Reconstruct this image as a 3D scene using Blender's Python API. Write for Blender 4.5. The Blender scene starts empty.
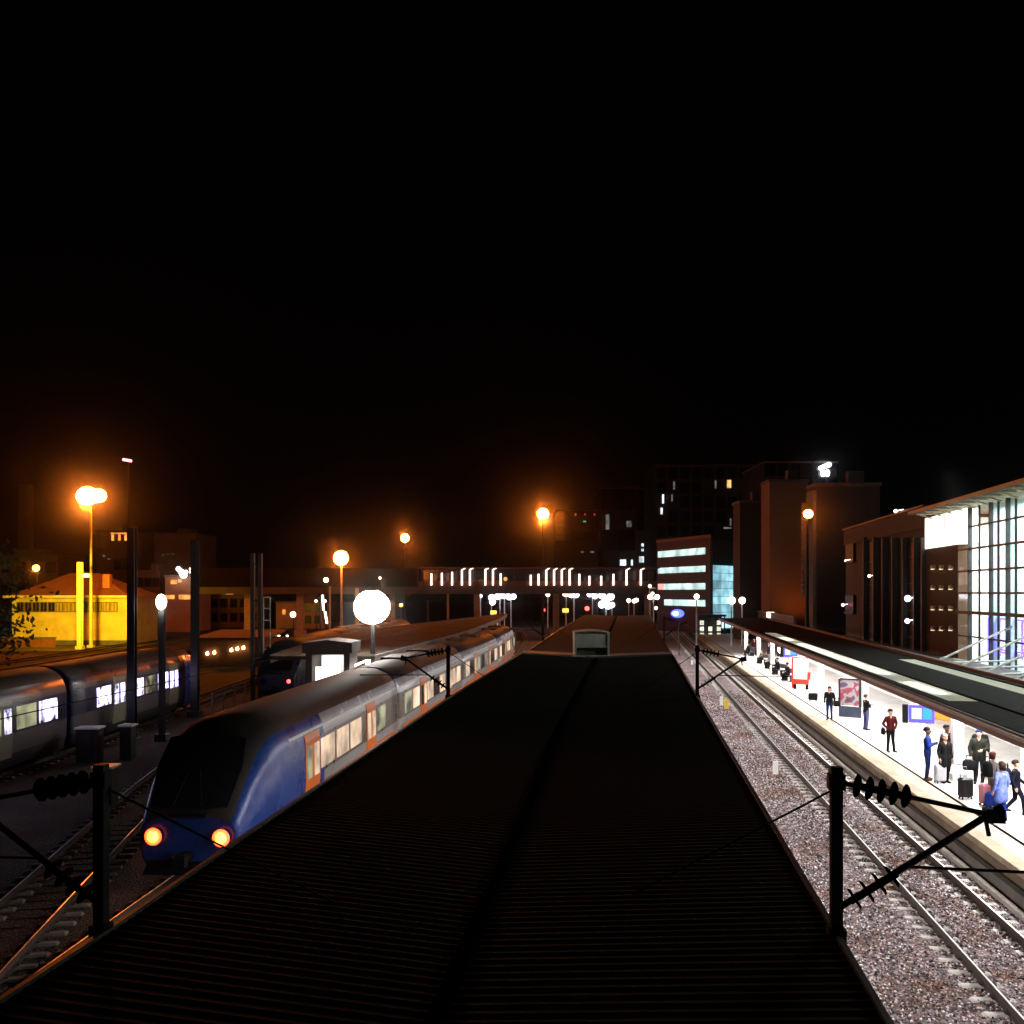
import bpy, math, random
import numpy as np
from mathutils import Vector, Matrix
random.seed(7)
EXPO = 0.0
HAZE = 0.00018
RNG = np.random.default_rng(7)
S = bpy.context.scene
COL = S.collection
R = math.radians
PI = math.pi

# ------------------------------------------------------------------ camera model, used as a survey instrument
F, HOR, CX, H = 930.0, 592.0, 512.0, 7.1
def AT(px, d): return (px - CX) / F * d                   # lateral position at a depth
def ZY(py, d): return H + (HOR - py) * d / F              # height at a depth
def P(px, py, z):                                         # point on the plane of height z
    d = (H - z) * F / (py - HOR)
    return (AT(px, d), d, z)
TC, TSN = 0.9912, 0.1323                                  # heading of the straight tracks
def TS(t, s, z=0.0): return (t * TC + s * TSN, -t * TSN + s * TC, z)
TRK_RZ = -math.atan2(TSN, TC)

# ------------------------------------------------------------------ materials
MATS = {}
def _nt(name):
    m = bpy.data.materials.new(name); m.use_nodes = True
    nt = m.node_tree
    return m, nt, nt.nodes['Principled BSDF']
def mat(name, col, rough=0.6, metal=0.0, var=0.25, scale=3.0, bump=0.0, bscale=40.0, spec=0.5, stretch=None, dirt=None):
    """Plain procedural surface: base colour broken up by two noises, optional bump."""
    if name in MATS: return MATS[name]
    m, nt, b = _nt(name); N = nt.nodes; L = nt.links
    tc = N.new('ShaderNodeTexCoord'); src = tc.outputs['Object']
    if stretch:
        mp = N.new('ShaderNodeMapping'); mp.inputs['Scale'].default_value = stretch
        L.new(src, mp.inputs['Vector']); src = mp.outputs['Vector']
    n1 = N.new('ShaderNodeTexNoise'); n1.inputs['Scale'].default_value = scale
    n1.inputs['Detail'].default_value = 6; n1.inputs['Roughness'].default_value = 0.65
    L.new(src, n1.inputs['Vector'])
    rp = N.new('ShaderNodeValToRGB')
    e = rp.color_ramp.elements
    lo = tuple(max(0, c * (1 - var)) for c in col); hi = tuple(min(1, c * (1 + var)) for c in col)
    e[0].position = 0.3; e[1].position = 0.72
    e[0].color = (*(dirt if dirt else lo), 1); e[1].color = (*hi, 1)
    L.new(n1.outputs['Fac'], rp.inputs['Fac']); L.new(rp.outputs['Color'], b.inputs['Base Color'])
    mr = N.new('ShaderNodeMapRange')
    mr.inputs['To Min'].default_value = max(0.03, rough - 0.12); mr.inputs['To Max'].default_value = min(1, rough + 0.12)
    L.new(n1.outputs['Fac'], mr.inputs['Value']); L.new(mr.outputs['Result'], b.inputs['Roughness'])
    b.inputs['Metallic'].default_value = metal
    b.inputs['Specular IOR Level'].default_value = spec
    if bump:
        n2 = N.new('ShaderNodeTexNoise'); n2.inputs['Scale'].default_value = bscale; n2.inputs['Detail'].default_value = 4
        L.new(src, n2.inputs['Vector'])
        bp = N.new('ShaderNodeBump'); bp.inputs['Strength'].default_value = bump; bp.inputs['Distance'].default_value = 0.02
        L.new(n2.outputs['Fac'], bp.inputs['Height']); L.new(bp.outputs['Normal'], b.inputs['Normal'])
    MATS[name] = m; return m
def emit(name, col, strength, base=(0.8, 0.8, 0.8), var=0.0, scale=2.0):
    if name in MATS: return MATS[name]
    m, nt, b = _nt(name); N = nt.nodes; L = nt.links
    b.inputs['Base Color'].default_value = (*base, 1)
    b.inputs['Emission Color'].default_value = (*col, 1)
    b.inputs['Emission Strength'].default_value = strength
    b.inputs['Roughness'].default_value = 0.4
    if var:
        tc = N.new('ShaderNodeTexCoord'); n1 = N.new('ShaderNodeTexNoise')
        n1.inputs['Scale'].default_value = scale; n1.inputs['Detail'].default_value = 3
        L.new(tc.outputs['Object'], n1.inputs['Vector'])
        mr = N.new('ShaderNodeMapRange'); mr.inputs['From Min'].default_value = 0.35; mr.inputs['From Max'].default_value = 0.65
        mr.inputs['To Min'].default_value = strength * (1 - var); mr.inputs['To Max'].default_value = strength * (1 + var)
        L.new(n1.outputs['Fac'], mr.inputs['Value']); L.new(mr.outputs['Result'], b.inputs['Emission Strength'])
    MATS[name] = m; return m
def glass(name, tint=(0.9, 0.95, 0.95), alpha=0.82):
    if name in MATS: return MATS[name]
    m, nt, b = _nt(name); N = nt.nodes; L = nt.links
    out = N['Material Output']
    tr = N.new('ShaderNodeBsdfTransparent'); tr.inputs['Color'].default_value = (*tint, 1)
    gl = N.new('ShaderNodeBsdfGlossy'); gl.inputs['Roughness'].default_value = 0.05
    mx = N.new('ShaderNodeMixShader'); mx.inputs['Fac'].default_value = 1 - alpha
    L.new(tr.outputs[0], mx.inputs[1]); L.new(gl.outputs[0], mx.inputs[2]); L.new(mx.outputs[0], out.inputs['Surface'])
    MATS[name] = m; return m
def translucent(name, col):
    if name in MATS: return MATS[name]
    m, nt, b = _nt(name); N = nt.nodes; L = nt.links
    out = N['Material Output']
    tr = N.new('ShaderNodeBsdfTranslucent'); tr.inputs['Color'].default_value = (*col, 1)
    gl = N.new('ShaderNodeBsdfDiffuse'); gl.inputs['Color'].default_value = (*col, 1)
    mx = N.new('ShaderNodeMixShader'); mx.inputs['Fac'].default_value = 0.12
    L.new(tr.outputs[0], mx.inputs[1]); L.new(gl.outputs[0], mx.inputs[2]); L.new(mx.outputs[0], out.inputs['Surface'])
    MATS[name] = m; return m

# ------------------------------------------------------------------ mesh collector
class MB:
    def __init__(s): s.v = []; s.f = []; s.m = []; s.sm = []
    def add(s, vs, fs, mi=0, smooth=False):
        o = len(s.v); s.v += [tuple(v) for v in vs]
        for f in fs: s.f.append([i + o for i in f]); s.m.append(mi); s.sm.append(smooth)
        return s
    def box(s, c, size, rz=0.0, mi=0, bev=0.0):
        hx, hy, hz = size[0] / 2, size[1] / 2, size[2] / 2
        ca, sa = math.cos(rz), math.sin(rz)
        if bev > 0:
            b = min(bev, hx * .9, hy * .9, hz * .9)
            vs = []; fs = []
            ring = []
            for z, e in ((-hz, b), (-hz + b, 0), (hz - b, 0), (hz, b)):
                xx, yy = hx - e, hy - e
                k = b * .6 if e == 0 else b * .3
                pts = [(-xx + k, -yy), (xx - k, -yy), (xx, -yy + k), (xx, yy - k), (xx - k, yy), (-xx + k, yy), (-xx, yy - k), (-xx, -yy + k)]
                vs += [(px, py, z) for px, py in pts]
            for r in range(3):
                for i in range(8):
                    j = (i + 1) % 8
                    fs.append((r * 8 + i, r * 8 + j, r * 8 + 8 + j, r * 8 + 8 + i))
            fs.append(tuple(range(7, -1, -1))); fs.append(tuple(range(24, 32)))
        else:
            vs = [(x, y, z) for z in (-hz, hz) for x, y in ((-hx, -hy), (hx, -hy), (hx, hy), (-hx, hy))]
            fs = [(3, 2, 1, 0), (4, 5, 6, 7), (0, 1, 5, 4), (1, 2, 6, 5), (2, 3, 7, 6), (3, 0, 4, 7)]
        vs = [(c[0] + x * ca - y * sa, c[1] + x * sa + y * ca, c[2] + z) for x, y, z in vs]
        return s.add(vs, fs, mi)
    def bb(s, x0, x1, y0, y1, z0, z1, mi=0):
        return s.box(((x0 + x1) / 2, (y0 + y1) / 2, (z0 + z1) / 2), (abs(x1 - x0), abs(y1 - y0), abs(z1 - z0)), 0, mi)
    def tube(s, p0, p1, r0, r1=None, n=8, mi=0, caps=True, smooth=True):
        r1 = r0 if r1 is None else r1
        a, b = Vector(p0), Vector(p1); d = (b - a)
        if d.length < 1e-6: return s
        d.normalize()
        q = d.orthogonal().normalized(); w = d.cross(q)
        vs = []
        for c, r in ((a, r0), (b, r1)):
            for i in range(n):
                t = 2 * PI * i / n + PI / n
                vs.append(c + q * (r * math.cos(t)) + w * (r * math.sin(t)))
        s.add(vs, [(i, (i + 1) % n, n + (i + 1) % n, n + i) for i in range(n)], mi, smooth)
        if caps: s.add(vs, [tuple(range(n - 1, -1, -1)), tuple(range(n, 2 * n))], mi)
        return s
    def path(s, pts, r, n=6, mi=0):
        for a, b in zip(pts[:-1], pts[1:]): s.tube(a, b, r, r, n, mi)
        return s
    def sphere(s, c, r, n=10, m=7, mi=0, sc=(1, 1, 1)):
        vs = [(c[0], c[1], c[2] + r * sc[2])]
        for j in range(1, m):
            ph = PI * j / m
            for i in range(n):
                t = 2 * PI * i / n
                vs.append((c[0] + r * sc[0] * math.sin(ph) * math.cos(t), c[1] + r * sc[1] * math.sin(ph) * math.sin(t), c[2] + r * sc[2] * math.cos(ph)))
        vs.append((c[0], c[1], c[2] - r * sc[2]))
        fs = [(0, 1 + i, 1 + (i + 1) % n) for i in range(n)]
        for j in range(m - 2):
            for i in range(n):
                a = 1 + j * n + i; b = 1 + j * n + (i + 1) % n
                fs.append((a, a + n, b + n, b))
        e = len(vs) - 1; o = 1 + (m - 2) * n
        fs += [(e, o + (i + 1) % n, o + i) for i in range(n)]
        return s.add(vs, fs, mi, True)
    def quad(s, a, b, c, d, mi=0): return s.add([a, b, c, d], [(0, 1, 2, 3)], mi)
    def prism(s, poly, z0, z1, mi=0):
        n = len(poly)
        vs = [(x, y, z0) for x, y in poly] + [(x, y, z1) for x, y in poly]
        fs = [tuple(range(n - 1, -1, -1)), tuple(range(n, 2 * n))] + [(i, (i + 1) % n, n + (i + 1) % n, n + i) for i in range(n)]
        return s.add(vs, fs, mi)
    def loft(s, rings, mi=0, closed=True, caps=True, smooth=False, mif=None):
        n = len(rings[0]); vs = [p for r in rings for p in r]; o = len(s.v); s.v += [tuple(p) for p in vs]
        for k in range(len(rings) - 1):
            for i in range(n if closed else n - 1):
                j = (i + 1) % n
                s.f.append([o + k * n + i, o + k * n + j, o + (k + 1) * n + j, o + (k + 1) * n + i])
                s.m.append(mif(k, i) if mif else mi); s.sm.append(smooth)
        if caps and closed:
            s.f.append([o + i for i in range(n - 1, -1, -1)]); s.m.append(mi); s.sm.append(False)
            q = o + (len(rings) - 1) * n
            s.f.append([q + i for i in range(n)]); s.m.append(mi); s.sm.append(False)
        return s
    def mesh(s, name, mats, off=(0, 0, 0)):
        me = bpy.data.meshes.new(name)
        v = [(a - off[0], b - off[1], c - off[2]) for a, b, c in s.v]
        me.from_pydata(v, [], s.f)
        for m in (mats if isinstance(mats, (list, tuple)) else [mats]): me.materials.append(m)
        me.polygons.foreach_set('material_index', s.m)
        me.polygons.foreach_set('use_smooth', s.sm)
        me.update(); return me

LOC = {}
def tag(o, label=None, cat=None, group=None, kind=None):
    if label: o['label'] = label
    if cat: o['category'] = cat
    if group: o['group'] = group
    if kind: o['kind'] = kind
    return o
def thing(name, label, cat, loc=(0, 0, 0), rz=0.0, group=None):
    o = bpy.data.objects.new(name, None); COL.objects.link(o)
    o.empty_display_size = 0.2
    o.location = loc; o.rotation_euler = (0, 0, rz); LOC[o.name] = tuple(loc)
    return tag(o, label, cat, group)
def part(name, mb, mats, parent, label=None, local=False):
    """one mesh object under its thing (or under its part); world coordinates unless local"""
    off = (0, 0, 0) if local else LOC[parent.name]
    me = mb if isinstance(mb, bpy.types.Mesh) else mb.mesh(name, mats, off)
    o = bpy.data.objects.new(name, me); COL.objects.link(o); o.parent = parent; LOC[o.name] = LOC[parent.name]
    if label: o['label'] = label
    return o
def solo(name, mb, mats, label=None, cat=None, group=None, kind=None, loc=(0, 0, 0)):
    o = bpy.data.objects.new(name, mb.mesh(name, mats, loc)); COL.objects.link(o); o.location = loc; LOC[o.name] = tuple(loc)
    return tag(o, label, cat, group, kind)
def copy_tree(o, parent=None):
    c = o.copy(); COL.objects.link(c); c.parent = parent; LOC[c.name] = LOC.get(o.name, (0, 0, 0))
    for ch in list(o.children): copy_tree(ch, c)
    return c
def lamp(name, kind, loc, energy, col=(1, 1, 1), size=0.3, sy=None, aim=None, parent=None, spot=None, blend=0.4, rz=None):
    l = bpy.data.lights.new(name, kind); l.energy = energy; l.color = col
    if kind == 'AREA':
        l.shape = 'RECTANGLE'; l.size = size; l.size_y = sy or size
    else: l.shadow_soft_size = size
    if kind == 'SPOT': l.spot_size = spot or R(100); l.spot_blend = blend
    o = bpy.data.objects.new(name, l); COL.objects.link(o); o.location = loc
    if aim is not None:
        o.rotation_euler = (Vector(aim) - Vector(loc)).to_track_quat('-Z', 'Y').to_euler()
    elif rz is not None: o.rotation_euler = (0, 0, rz)
    if parent is not None:
        o.parent = parent; o.location = Vector(loc) - Vector(LOC[parent.name])
    return o
def crom(pts, n=8):
    """smooth curve through (d, x) control points"""
    out = []
    P4 = [pts[0]] + list(pts) + [pts[-1]]
    for i in range(1, len(P4) - 2):
        p0, p1, p2, p3 = (np.array(P4[j], float) for j in (i - 1, i, i + 1, i + 2))
        for k in range(n):
            t = k / n
            out.append(tuple(0.5 * ((2 * p1) + (-p0 + p2) * t + (2 * p0 - 5 * p1 + 4 * p2 - p3) * t * t + (-p0 + 3 * p1 - 3 * p2 + p3) * t ** 3)))
    out.append(tuple(pts[-1])); return out

# ------------------------------------------------------------------ palette
M_rail_side = mat('rail_rust', (0.035, 0.022, 0.016), 0.8, 0.2, 0.3, 8)
M_rail_top = mat('rail_head_steel', (0.55, 0.51, 0.48), 0.32, 1.0, 0.1, 2)
M_sleeper = mat('sleeper_concrete', (0.55, 0.53, 0.49), 0.85, 0, 0.25, 6, 0.4, 60)
M_conc = mat('concrete', (0.30, 0.27, 0.24), 0.85, 0, 0.3, 1.2, 0.3, 30)
M_conc_d = mat('dark_concrete', (0.12, 0.105, 0.09), 0.85, 0, 0.35, 1.5, 0.3, 30)
M_black = mat('black_paint', (0.008, 0.008, 0.009), 0.6, 0, 0.3, 5, spec=.12)
M_steel = mat('galvanised_steel', (0.18, 0.18, 0.18), 0.55, 0.4, 0.2, 4)
M_dsteel = mat('dark_painted_steel', (0.03, 0.032, 0.034), 0.5, 0.2, 0.3, 4)
M_insul = mat('brown_insulator', (0.005, 0.004, 0.004), 0.9, 0, 0.2, 5, spec=0.0)
M_white = mat('white_paint', (0.78, 0.77, 0.75), 0.5, 0, 0.06, 2)
M_wood = mat('wood', (0.2, 0.12, 0.06), 0.7)
M_glass = glass('clear_glass')
M_post = mat('ochre_painted_post', (0.55, 0.42, 0.2), 0.6)
M_hot_w = emit('floodlight_white', (1.0, 0.97, 0.9), 8)
M_hot_o = emit('sodium_lamp', (1.0, 0.33, 0.04), 14)
M_tring = emit('tail_lamp_ring', (1.0, 0.03, 0.004), 7)
M_globe = emit('cool_white_globe', (0.82, 0.85, 1.0), 6)
M_globe_w = emit('warm_white_globe', (1.0, 0.8, 0.62), 5)
M_red = emit('red_signal', (1.0, 0.05, 0.04), 8)
M_tail = emit('tail_lamp', (1.0, 0.36, 0.02), 12)
M_tube = emit('fluorescent_tube', (1.0, 0.95, 0.9), 12)
M_cyan = emit('cyan_screen', (0.02, 0.55, 1.0), 1.0, (.01, .02, .03))
M_wscr = emit('white_screen', (0.92, 0.98, 1.0), 1.0, (.02, .02, .02))
# ================================================================== SETTING
# night sky: a world colour a hair above black
W = bpy.data.worlds.new('World'); S.world = W; W.use_nodes = True
W.node_tree.nodes['Background'].inputs['Color'].default_value = (1.0, 0.82, 0.7, 1)
W.node_tree.nodes['Background'].inputs['Strength'].default_value = 0.0004

def ballast_mat(name, cols, patch):
    m, nt, b = _nt(name); N = nt.nodes; L = nt.links
    tc = N.new('ShaderNodeTexCoord')
    vo = N.new('ShaderNodeTexVoronoi'); vo.inputs['Scale'].default_value = 17
    L.new(tc.outputs['Object'], vo.inputs['Vector'])
    rp = N.new('ShaderNodeValToRGB'); e = rp.color_ramp.elements
    e[0].position = 0; e[0].color = (*cols[0], 1); e[1].position = 1; e[1].color = (*cols[-1], 1)
    for i, c in enumerate(cols[1:-1]):
        q = e.new((i + 1) / (len(cols) - 1)); q.color = (*c, 1)
    L.new(vo.outputs['Color'], rp.inputs['Fac'])
    n1 = N.new('ShaderNodeTexNoise'); n1.inputs['Scale'].default_value = 0.55; n1.inputs['Detail'].default_value = 5
    L.new(tc.outputs['Object'], n1.inputs['Vector'])
    mr = N.new('ShaderNodeMapRange'); mr.inputs['From Min'].default_value = 0.48; mr.inputs['From Max'].default_value = 0.68
    L.new(n1.outputs['Fac'], mr.inputs['Value'])
    mx = N.new('ShaderNodeMix'); mx.data_type = 'RGBA'; mx.blend_type = 'MULTIPLY'
    mx.inputs['B'].default_value = (*patch, 1)
    L.new(mr.outputs['Result'], mx.inputs['Factor']); L.new(rp.outputs['Color'], mx.inputs['A'])
    L.new(mx.outputs['Result'], b.inputs['Base Color'])
    b.inputs['Roughness'].default_value = 0.9
    bp = N.new('ShaderNodeBump'); bp.inputs['Strength'].default_value = 1.0; bp.inputs['Distance'].default_value = 0.05
    L.new(vo.outputs['Distance'], bp.inputs['Height']); bp.invert = True
    L.new(bp.outputs['Normal'], b.inputs['Normal'])
    return m
STONE_COLS = [(0.012, 0.01, 0.01), (0.10, 0.075, 0.075), (0.30, 0.23, 0.24), (0.05, 0.036, 0.035), (0.46, 0.40, 0.42), (0.12, 0.07, 0.06), (0.7, 0.65, 0.65)]
M_ballast = ballast_mat('ballast', STONE_COLS, (0.72, 0.45, 0.3))
M_ground = mat('yard_dirt', (0.06, 0.043, 0.028), 0.95, 0, 0.5, 0.25, 0.6, 6, spec=.1)
M_plat = mat('platform_paving', (0.55, 0.53, 0.50), 0.6, 0, 0.22, 0.9, 0.1, 20)
M_edge = mat('platform_edge_stone', (0.34, 0.26, 0.17), 0.75, 0, 0.45, 0.9, 0.2, 20)
M_wall_d = mat('platform_side_wall', (0.16, 0.115, 0.075), 0.85, 0, 0.45, 1.4, 0.4, 25)
M_roofblk = mat('roof_felt', (0.034, 0.031, 0.026), 0.75, 0, 0.3, 0.6)
M_asph = mat('asphalt', (0.05, 0.047, 0.045), 0.85, 0, 0.3, 0.8)

g = MB(); g.quad((-450, -60, -0.32), (450, -60, -0.32), (450, 700, -0.32), (-450, 700, -0.32))
solo('ground', g, M_ground, kind='structure')
# low undulating ballast bed (a real, uneven surface)
def bed(name, t0, t1, s0, s1, z, nt_, ns_, m):
    mb = MB(); vs = []; fs = []
    for j in range(ns_ + 1):
        for i in range(nt_ + 1):
            t = t0 + (t1 - t0) * i / nt_; s = s0 + (s1 - s0) * j / ns_
            e = 0.03 * math.sin(t * 2.3 + s * .31) + 0.02 * math.sin(t * 5.1 - s * .77)
            vs.append(TS(t, s, z + e * .5))
    for j in range(ns_):
        for i in range(nt_):
            a = j * (nt_ + 1) + i
            fs.append((a, a + 1, a + nt_ + 2, a + nt_ + 1))
    mb.add(vs, fs, 0, True)
    return solo(name, mb, m, kind='structure')
bed('ballast', 1.15, 8.9, -6, 260, -0.205, 40, 400, M_ballast)
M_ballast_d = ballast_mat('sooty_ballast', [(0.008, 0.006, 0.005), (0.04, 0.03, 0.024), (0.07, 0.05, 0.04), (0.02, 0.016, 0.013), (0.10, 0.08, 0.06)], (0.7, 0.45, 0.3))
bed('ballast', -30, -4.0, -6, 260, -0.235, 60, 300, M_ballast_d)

# loose stones lying on the lit bed: thousands of small faceted pebbles in one mesh
def stones(n, t0, t1, s0, s1, r0, r1):
    base = np.array([(1, 0, 0), (0, 1, 0), (-1, 0, 0), (0, -1, 0), (0, 0, .8), (0, 0, -.5)], float)
    tri = np.array([(0, 1, 4), (1, 2, 4), (2, 3, 4), (3, 0, 4), (1, 0, 5), (2, 1, 5), (3, 2, 5), (0, 3, 5)])
    t = RNG.uniform(t0, t1, n); s = s0 + (s1 - s0) * RNG.uniform(0, 1, n) ** 1.5
    off = np.minimum(np.abs(t - 7.15), np.abs(t - 2.85)); ph = (s + 4 + .3) % .6 - .3
    keep = ~((off > .40) & (off < 1.24) & (np.abs(ph) < .115) & (RNG.uniform(0, 1, n) < .93)); t = t[keep]; s = s[keep]; n = len(t)
    r = RNG.uniform(r0, r1, n) * (1 + (s - s0) * .006)
    a = RNG.uniform(0, 2 * PI, n)
    v = base[None] * (1 + RNG.uniform(-.35, .35, (n, 6, 1))) * r[:, None, None]
    v[:, :, 2] += RNG.uniform(-.3, .3, (n, 6)) * r[:, None]
    x = v[:, :, 0] * np.cos(a)[:, None] - v[:, :, 1] * np.sin(a)[:, None]
    y = v[:, :, 0] * np.sin(a)[:, None] + v[:, :, 1] * np.cos(a)[:, None]
    x += (t * TC + s * TSN)[:, None]; y += (-t * TSN + s * TC)[:, None]
    z = v[:, :, 2] + -0.195 + RNG.uniform(-.01, .02, n)[:, None]
    co = np.stack([x, y, z], -1).reshape(-1, 3)
    f = (tri[None] + (np.arange(n) * 6)[:, None, None]).reshape(-1, 3)
    return co, f
def stone_obj(co, f, m):
    me = bpy.data.meshes.new('ballast_stones')
    me.vertices.add(len(co)); me.vertices.foreach_set('co', co.astype(np.float32).ravel())
    me.loops.add(f.size); me.loops.foreach_set('vertex_index', f.astype(np.int32).ravel())
    me.polygons.add(len(f)); me.polygons.foreach_set('loop_start', np.arange(0, f.size, 3, dtype=np.int32))
    me.update(calc_edges=True); me.validate()
    me.materials.append(m)
    o = bpy.data.objects.new('ballast_stones', me); COL.objects.link(o)
    tag(o, 'loose pinkish grey ballast stones covering the lit track bed beside the platform', 'ballast', None, 'stuff')
def island_mat(name, cols):
    m, nt, b = _nt(name); N = nt.nodes; L = nt.links
    ge = N.new('ShaderNodeNewGeometry'); rp = N.new('ShaderNodeValToRGB'); rp.color_ramp.interpolation = 'CONSTANT'
    e = rp.color_ramp.elements
    e[0].position = 0; e[0].color = (*cols[0], 1); e[1].position = (len(cols) - 1) / len(cols); e[1].color = (*cols[-1], 1)
    for i, c in enumerate(cols[1:-1]):
        q = e.new((i + 1) / len(cols)); q.color = (*c, 1)
    L.new(ge.outputs['Random Per Island'], rp.inputs['Fac'])
    tc = N.new('ShaderNodeTexCoord'); n1 = N.new('ShaderNodeTexNoise'); n1.inputs['Scale'].default_value = 0.55; n1.inputs['Detail'].default_value = 5
    L.new(tc.outputs['Object'], n1.inputs['Vector'])
    mr = N.new('ShaderNodeMapRange'); mr.inputs['From Min'].default_value = 0.48; mr.inputs['From Max'].default_value = 0.66
    L.new(n1.outputs['Fac'], mr.inputs['Value'])
    mx = N.new('ShaderNodeMix'); mx.data_type = 'RGBA'; mx.blend_type = 'MULTIPLY'; mx.inputs['B'].default_value = (0.62, 0.46, 0.36, 1)
    L.new(mr.outputs['Result'], mx.inputs['Factor']); L.new(rp.outputs['Color'], mx.inputs['A']); L.new(mx.outputs['Result'], b.inputs['Base Color'])
    b.inputs['Roughness'].default_value = 0.85
    return m
M_stone = island_mat('ballast_stone', [(0.01, 0.009, 0.009), (0.10, 0.08, 0.085), (0.48, 0.40, 0.42), (0.02, 0.017, 0.018), (0.26, 0.16, 0.15), (0.85, 0.80, 0.82), (0.05, 0.04, 0.04), (0.30, 0.17, 0.12), (0.20, 0.19, 0.22), (0.62, 0.52, 0.54)])
ca, fa = stones(125000, 1.3, 8.45, 8, 70, 0.015, 0.034)
stone_obj(ca, fa, M_stone)

# ------------------------------------------------------------------ tracks
def frame(pts, i):
    a = pts[max(0, i - 1)]; b = pts[min(len(pts) - 1, i + 1)]
    v = Vector((b[1] - a[1], b[0] - a[0])).normalized()      # (dx, dd)
    return v, Vector((v.y, -v.x))
def rail_mb(pts, off):
    prof = [(-.07, -.17), (.07, -.17), (.07, -.15), (.012, -.13), (.012, -.04), (.036, -.03), (.036, -.006), (.017, 0), (-.017, 0), (-.036, -.006), (-.036, -.03), (-.012, -.04), (-.012, -.13), (-.07, -.15)]
    rings = []
    for i, (d, x) in enumerate(pts):
        v, n = frame(pts, i)
        rings.append([(x + n.x * (off + a), d + n.y * (off + a), z) for a, z in prof])
    mb = MB(); mb.loft(rings, 0, True, True, False, lambda k, i: 1 if i == 7 else 0); return mb
def sleeper_mesh(m):
    mb = MB()
    for sx in (-1, 1):
        mb.box((sx * .82, 0, -.245), (.80, .21, .15), 0, 0, .04)
        mb.box((sx * .7175, 0, -.145), (.30, .12, .02), 0, 1)     # fastening pads
    mb.tube((-.4, 0, -.25), (.4, 0, -.25), .03, .03, 6, 1)
    return mb.mesh('sleeper', [m, M_rail_side])
SL_ME = sleeper_mesh(M_sleeper)
SL_ME_D = sleeper_mesh(mat('oily_sleeper_concrete', (0.16, 0.14, 0.12), 0.85, 0, 0.3, 4))
def resample(pts, step):
    out = []; acc = 0.0
    for (d0, x0), (d1, x1) in zip(pts[:-1], pts[1:]):
        l = math.hypot(d1 - d0, x1 - x0); p = acc
        while p < l:
            t = p / l; out.append((d0 + (d1 - d0) * t, x0 + (x1 - x0) * t, math.atan2(-(x1 - x0), d1 - d0))); p += step
        acc = p - l
    return out
def track(pts, sl_mesh, individual=True, sleepers=True):
    d0, x0 = pts[0]
    root = thing('railway_track', None, None, (x0, d0, 0)); root['kind'] = 'structure'
    part('rail', rail_mb(pts, -.7535), [M_rail_side, M_rail_top], root)
    part('rail', rail_mb(pts, .7535), [M_rail_side, M_rail_top], root)
    if not sleepers: return root
    rs = [q for q in resample(pts, .6)]
    vis = [q for q in rs if q[0] > 9]
    near = vis[:95] if individual else []
    for d, x, a in near:
        o = bpy.data.objects.new('sleeper', sl_mesh); COL.objects.link(o); o.parent = root
        o.location = (x - x0, d - d0, 0); o.rotation_euler = (0, 0, a)
    rest = vis[95:] if individual else vis
    rest = [q for q in rest if q[0] < 170]
    co = np.array([v.co[:] for v in sl_mesh.vertices]); fs = [tuple(p.vertices) for p in sl_mesh.polygons]; mi = [p.material_index for p in sl_mesh.polygons]
    mb = MB()
    for d, x, a in rest:
        c, s_ = math.cos(a), math.sin(a); o = len(mb.v)
        mb.v += [(x + p[0] * c - p[1] * s_, d + p[0] * s_ + p[1] * c, p[2]) for p in co]
        mb.f += [[i + o for i in f] for f in fs]; mb.m += mi; mb.sm += [False] * len(fs)
    if rest:
        o = part('sleepers', mb, list(sl_mesh.materials), root); o['kind'] = 'stuff'
    return root
def straight(t, s0, s1, n=12):
    return [(TS(t, s0 + (s1 - s0) * i / n)[1], TS(t, s0 + (s1 - s0) * i / n)[0]) for i in range(n + 1)]
T1 = straight(7.15, -4, 240); track(T1, SL_ME)
T2 = straight(2.85, -4, 240); track(T2, SL_ME)
TA = crom([(-4, -9.2), (6, -8.75), (16, -8.2), (24.2, -7.65), (32.7, -6.95), (51, -5.25), (77, -2.4), (100, -.7), (125, .7), (150, 1.3), (175, .4), (210, -6), (260, -20)], 8)
track(TA, SL_ME_D, False)
TB = crom([(2, -7.6), (10, -9.0), (17.8, -10.4), (30, -12.45), (36, -13.4), (48, -14.8), (60, -15.5), (80, -15.6), (120, -13.5), (170, -13), (240, -22)], 8)
track(TB, SL_ME_D, False)
TC_ = crom([(0, -20.6), (30, -20.8), (58, -20.8), (90, -21.5), (130, -24), (200, -32)], 6)
track(TC_, SL_ME_D, False)
for k, xx in enumerate((-30, -35, -40, -46, -51)):
    track(crom([(20, xx), (70, xx), (120, xx - 1.5), (220, xx - 6)], 5), SL_ME_D, False, False)

# ------------------------------------------------------------------ platforms (structure)
# station platform on the right: paving, edge course, side wall
SP0, SP1 = -4, 150
def strip(name, t0, t1, s0, s1, z0, z1, m, kind='structure', nseg=1):
    mb = MB(); n = max(1, nseg)
    for k in range(n):
        a = s0 + (s1 - s0) * k / n; b = s0 + (s1 - s0) * (k + 1) / n - (0.012 if n > 1 else 0)
        vs = [TS(t, s, z) for z in (z0, z1) for t, s in ((t0, a), (t1, a), (t1, b), (t0, b))]
        mb.add(vs, [(3, 2, 1, 0), (4, 5, 6, 7), (0, 1, 5, 4), (1, 2, 6, 5), (2, 3, 7, 6), (3, 0, 4, 7)])
    return solo(name, mb, m, kind=kind)
strip('platform', 9.9, 17.0, SP0, SP1, -.3, .55, M_plat)
strip('platform_edge', 8.95, 9.36, SP0, SP1, .40, .556, M_edge, nseg=120)
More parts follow.
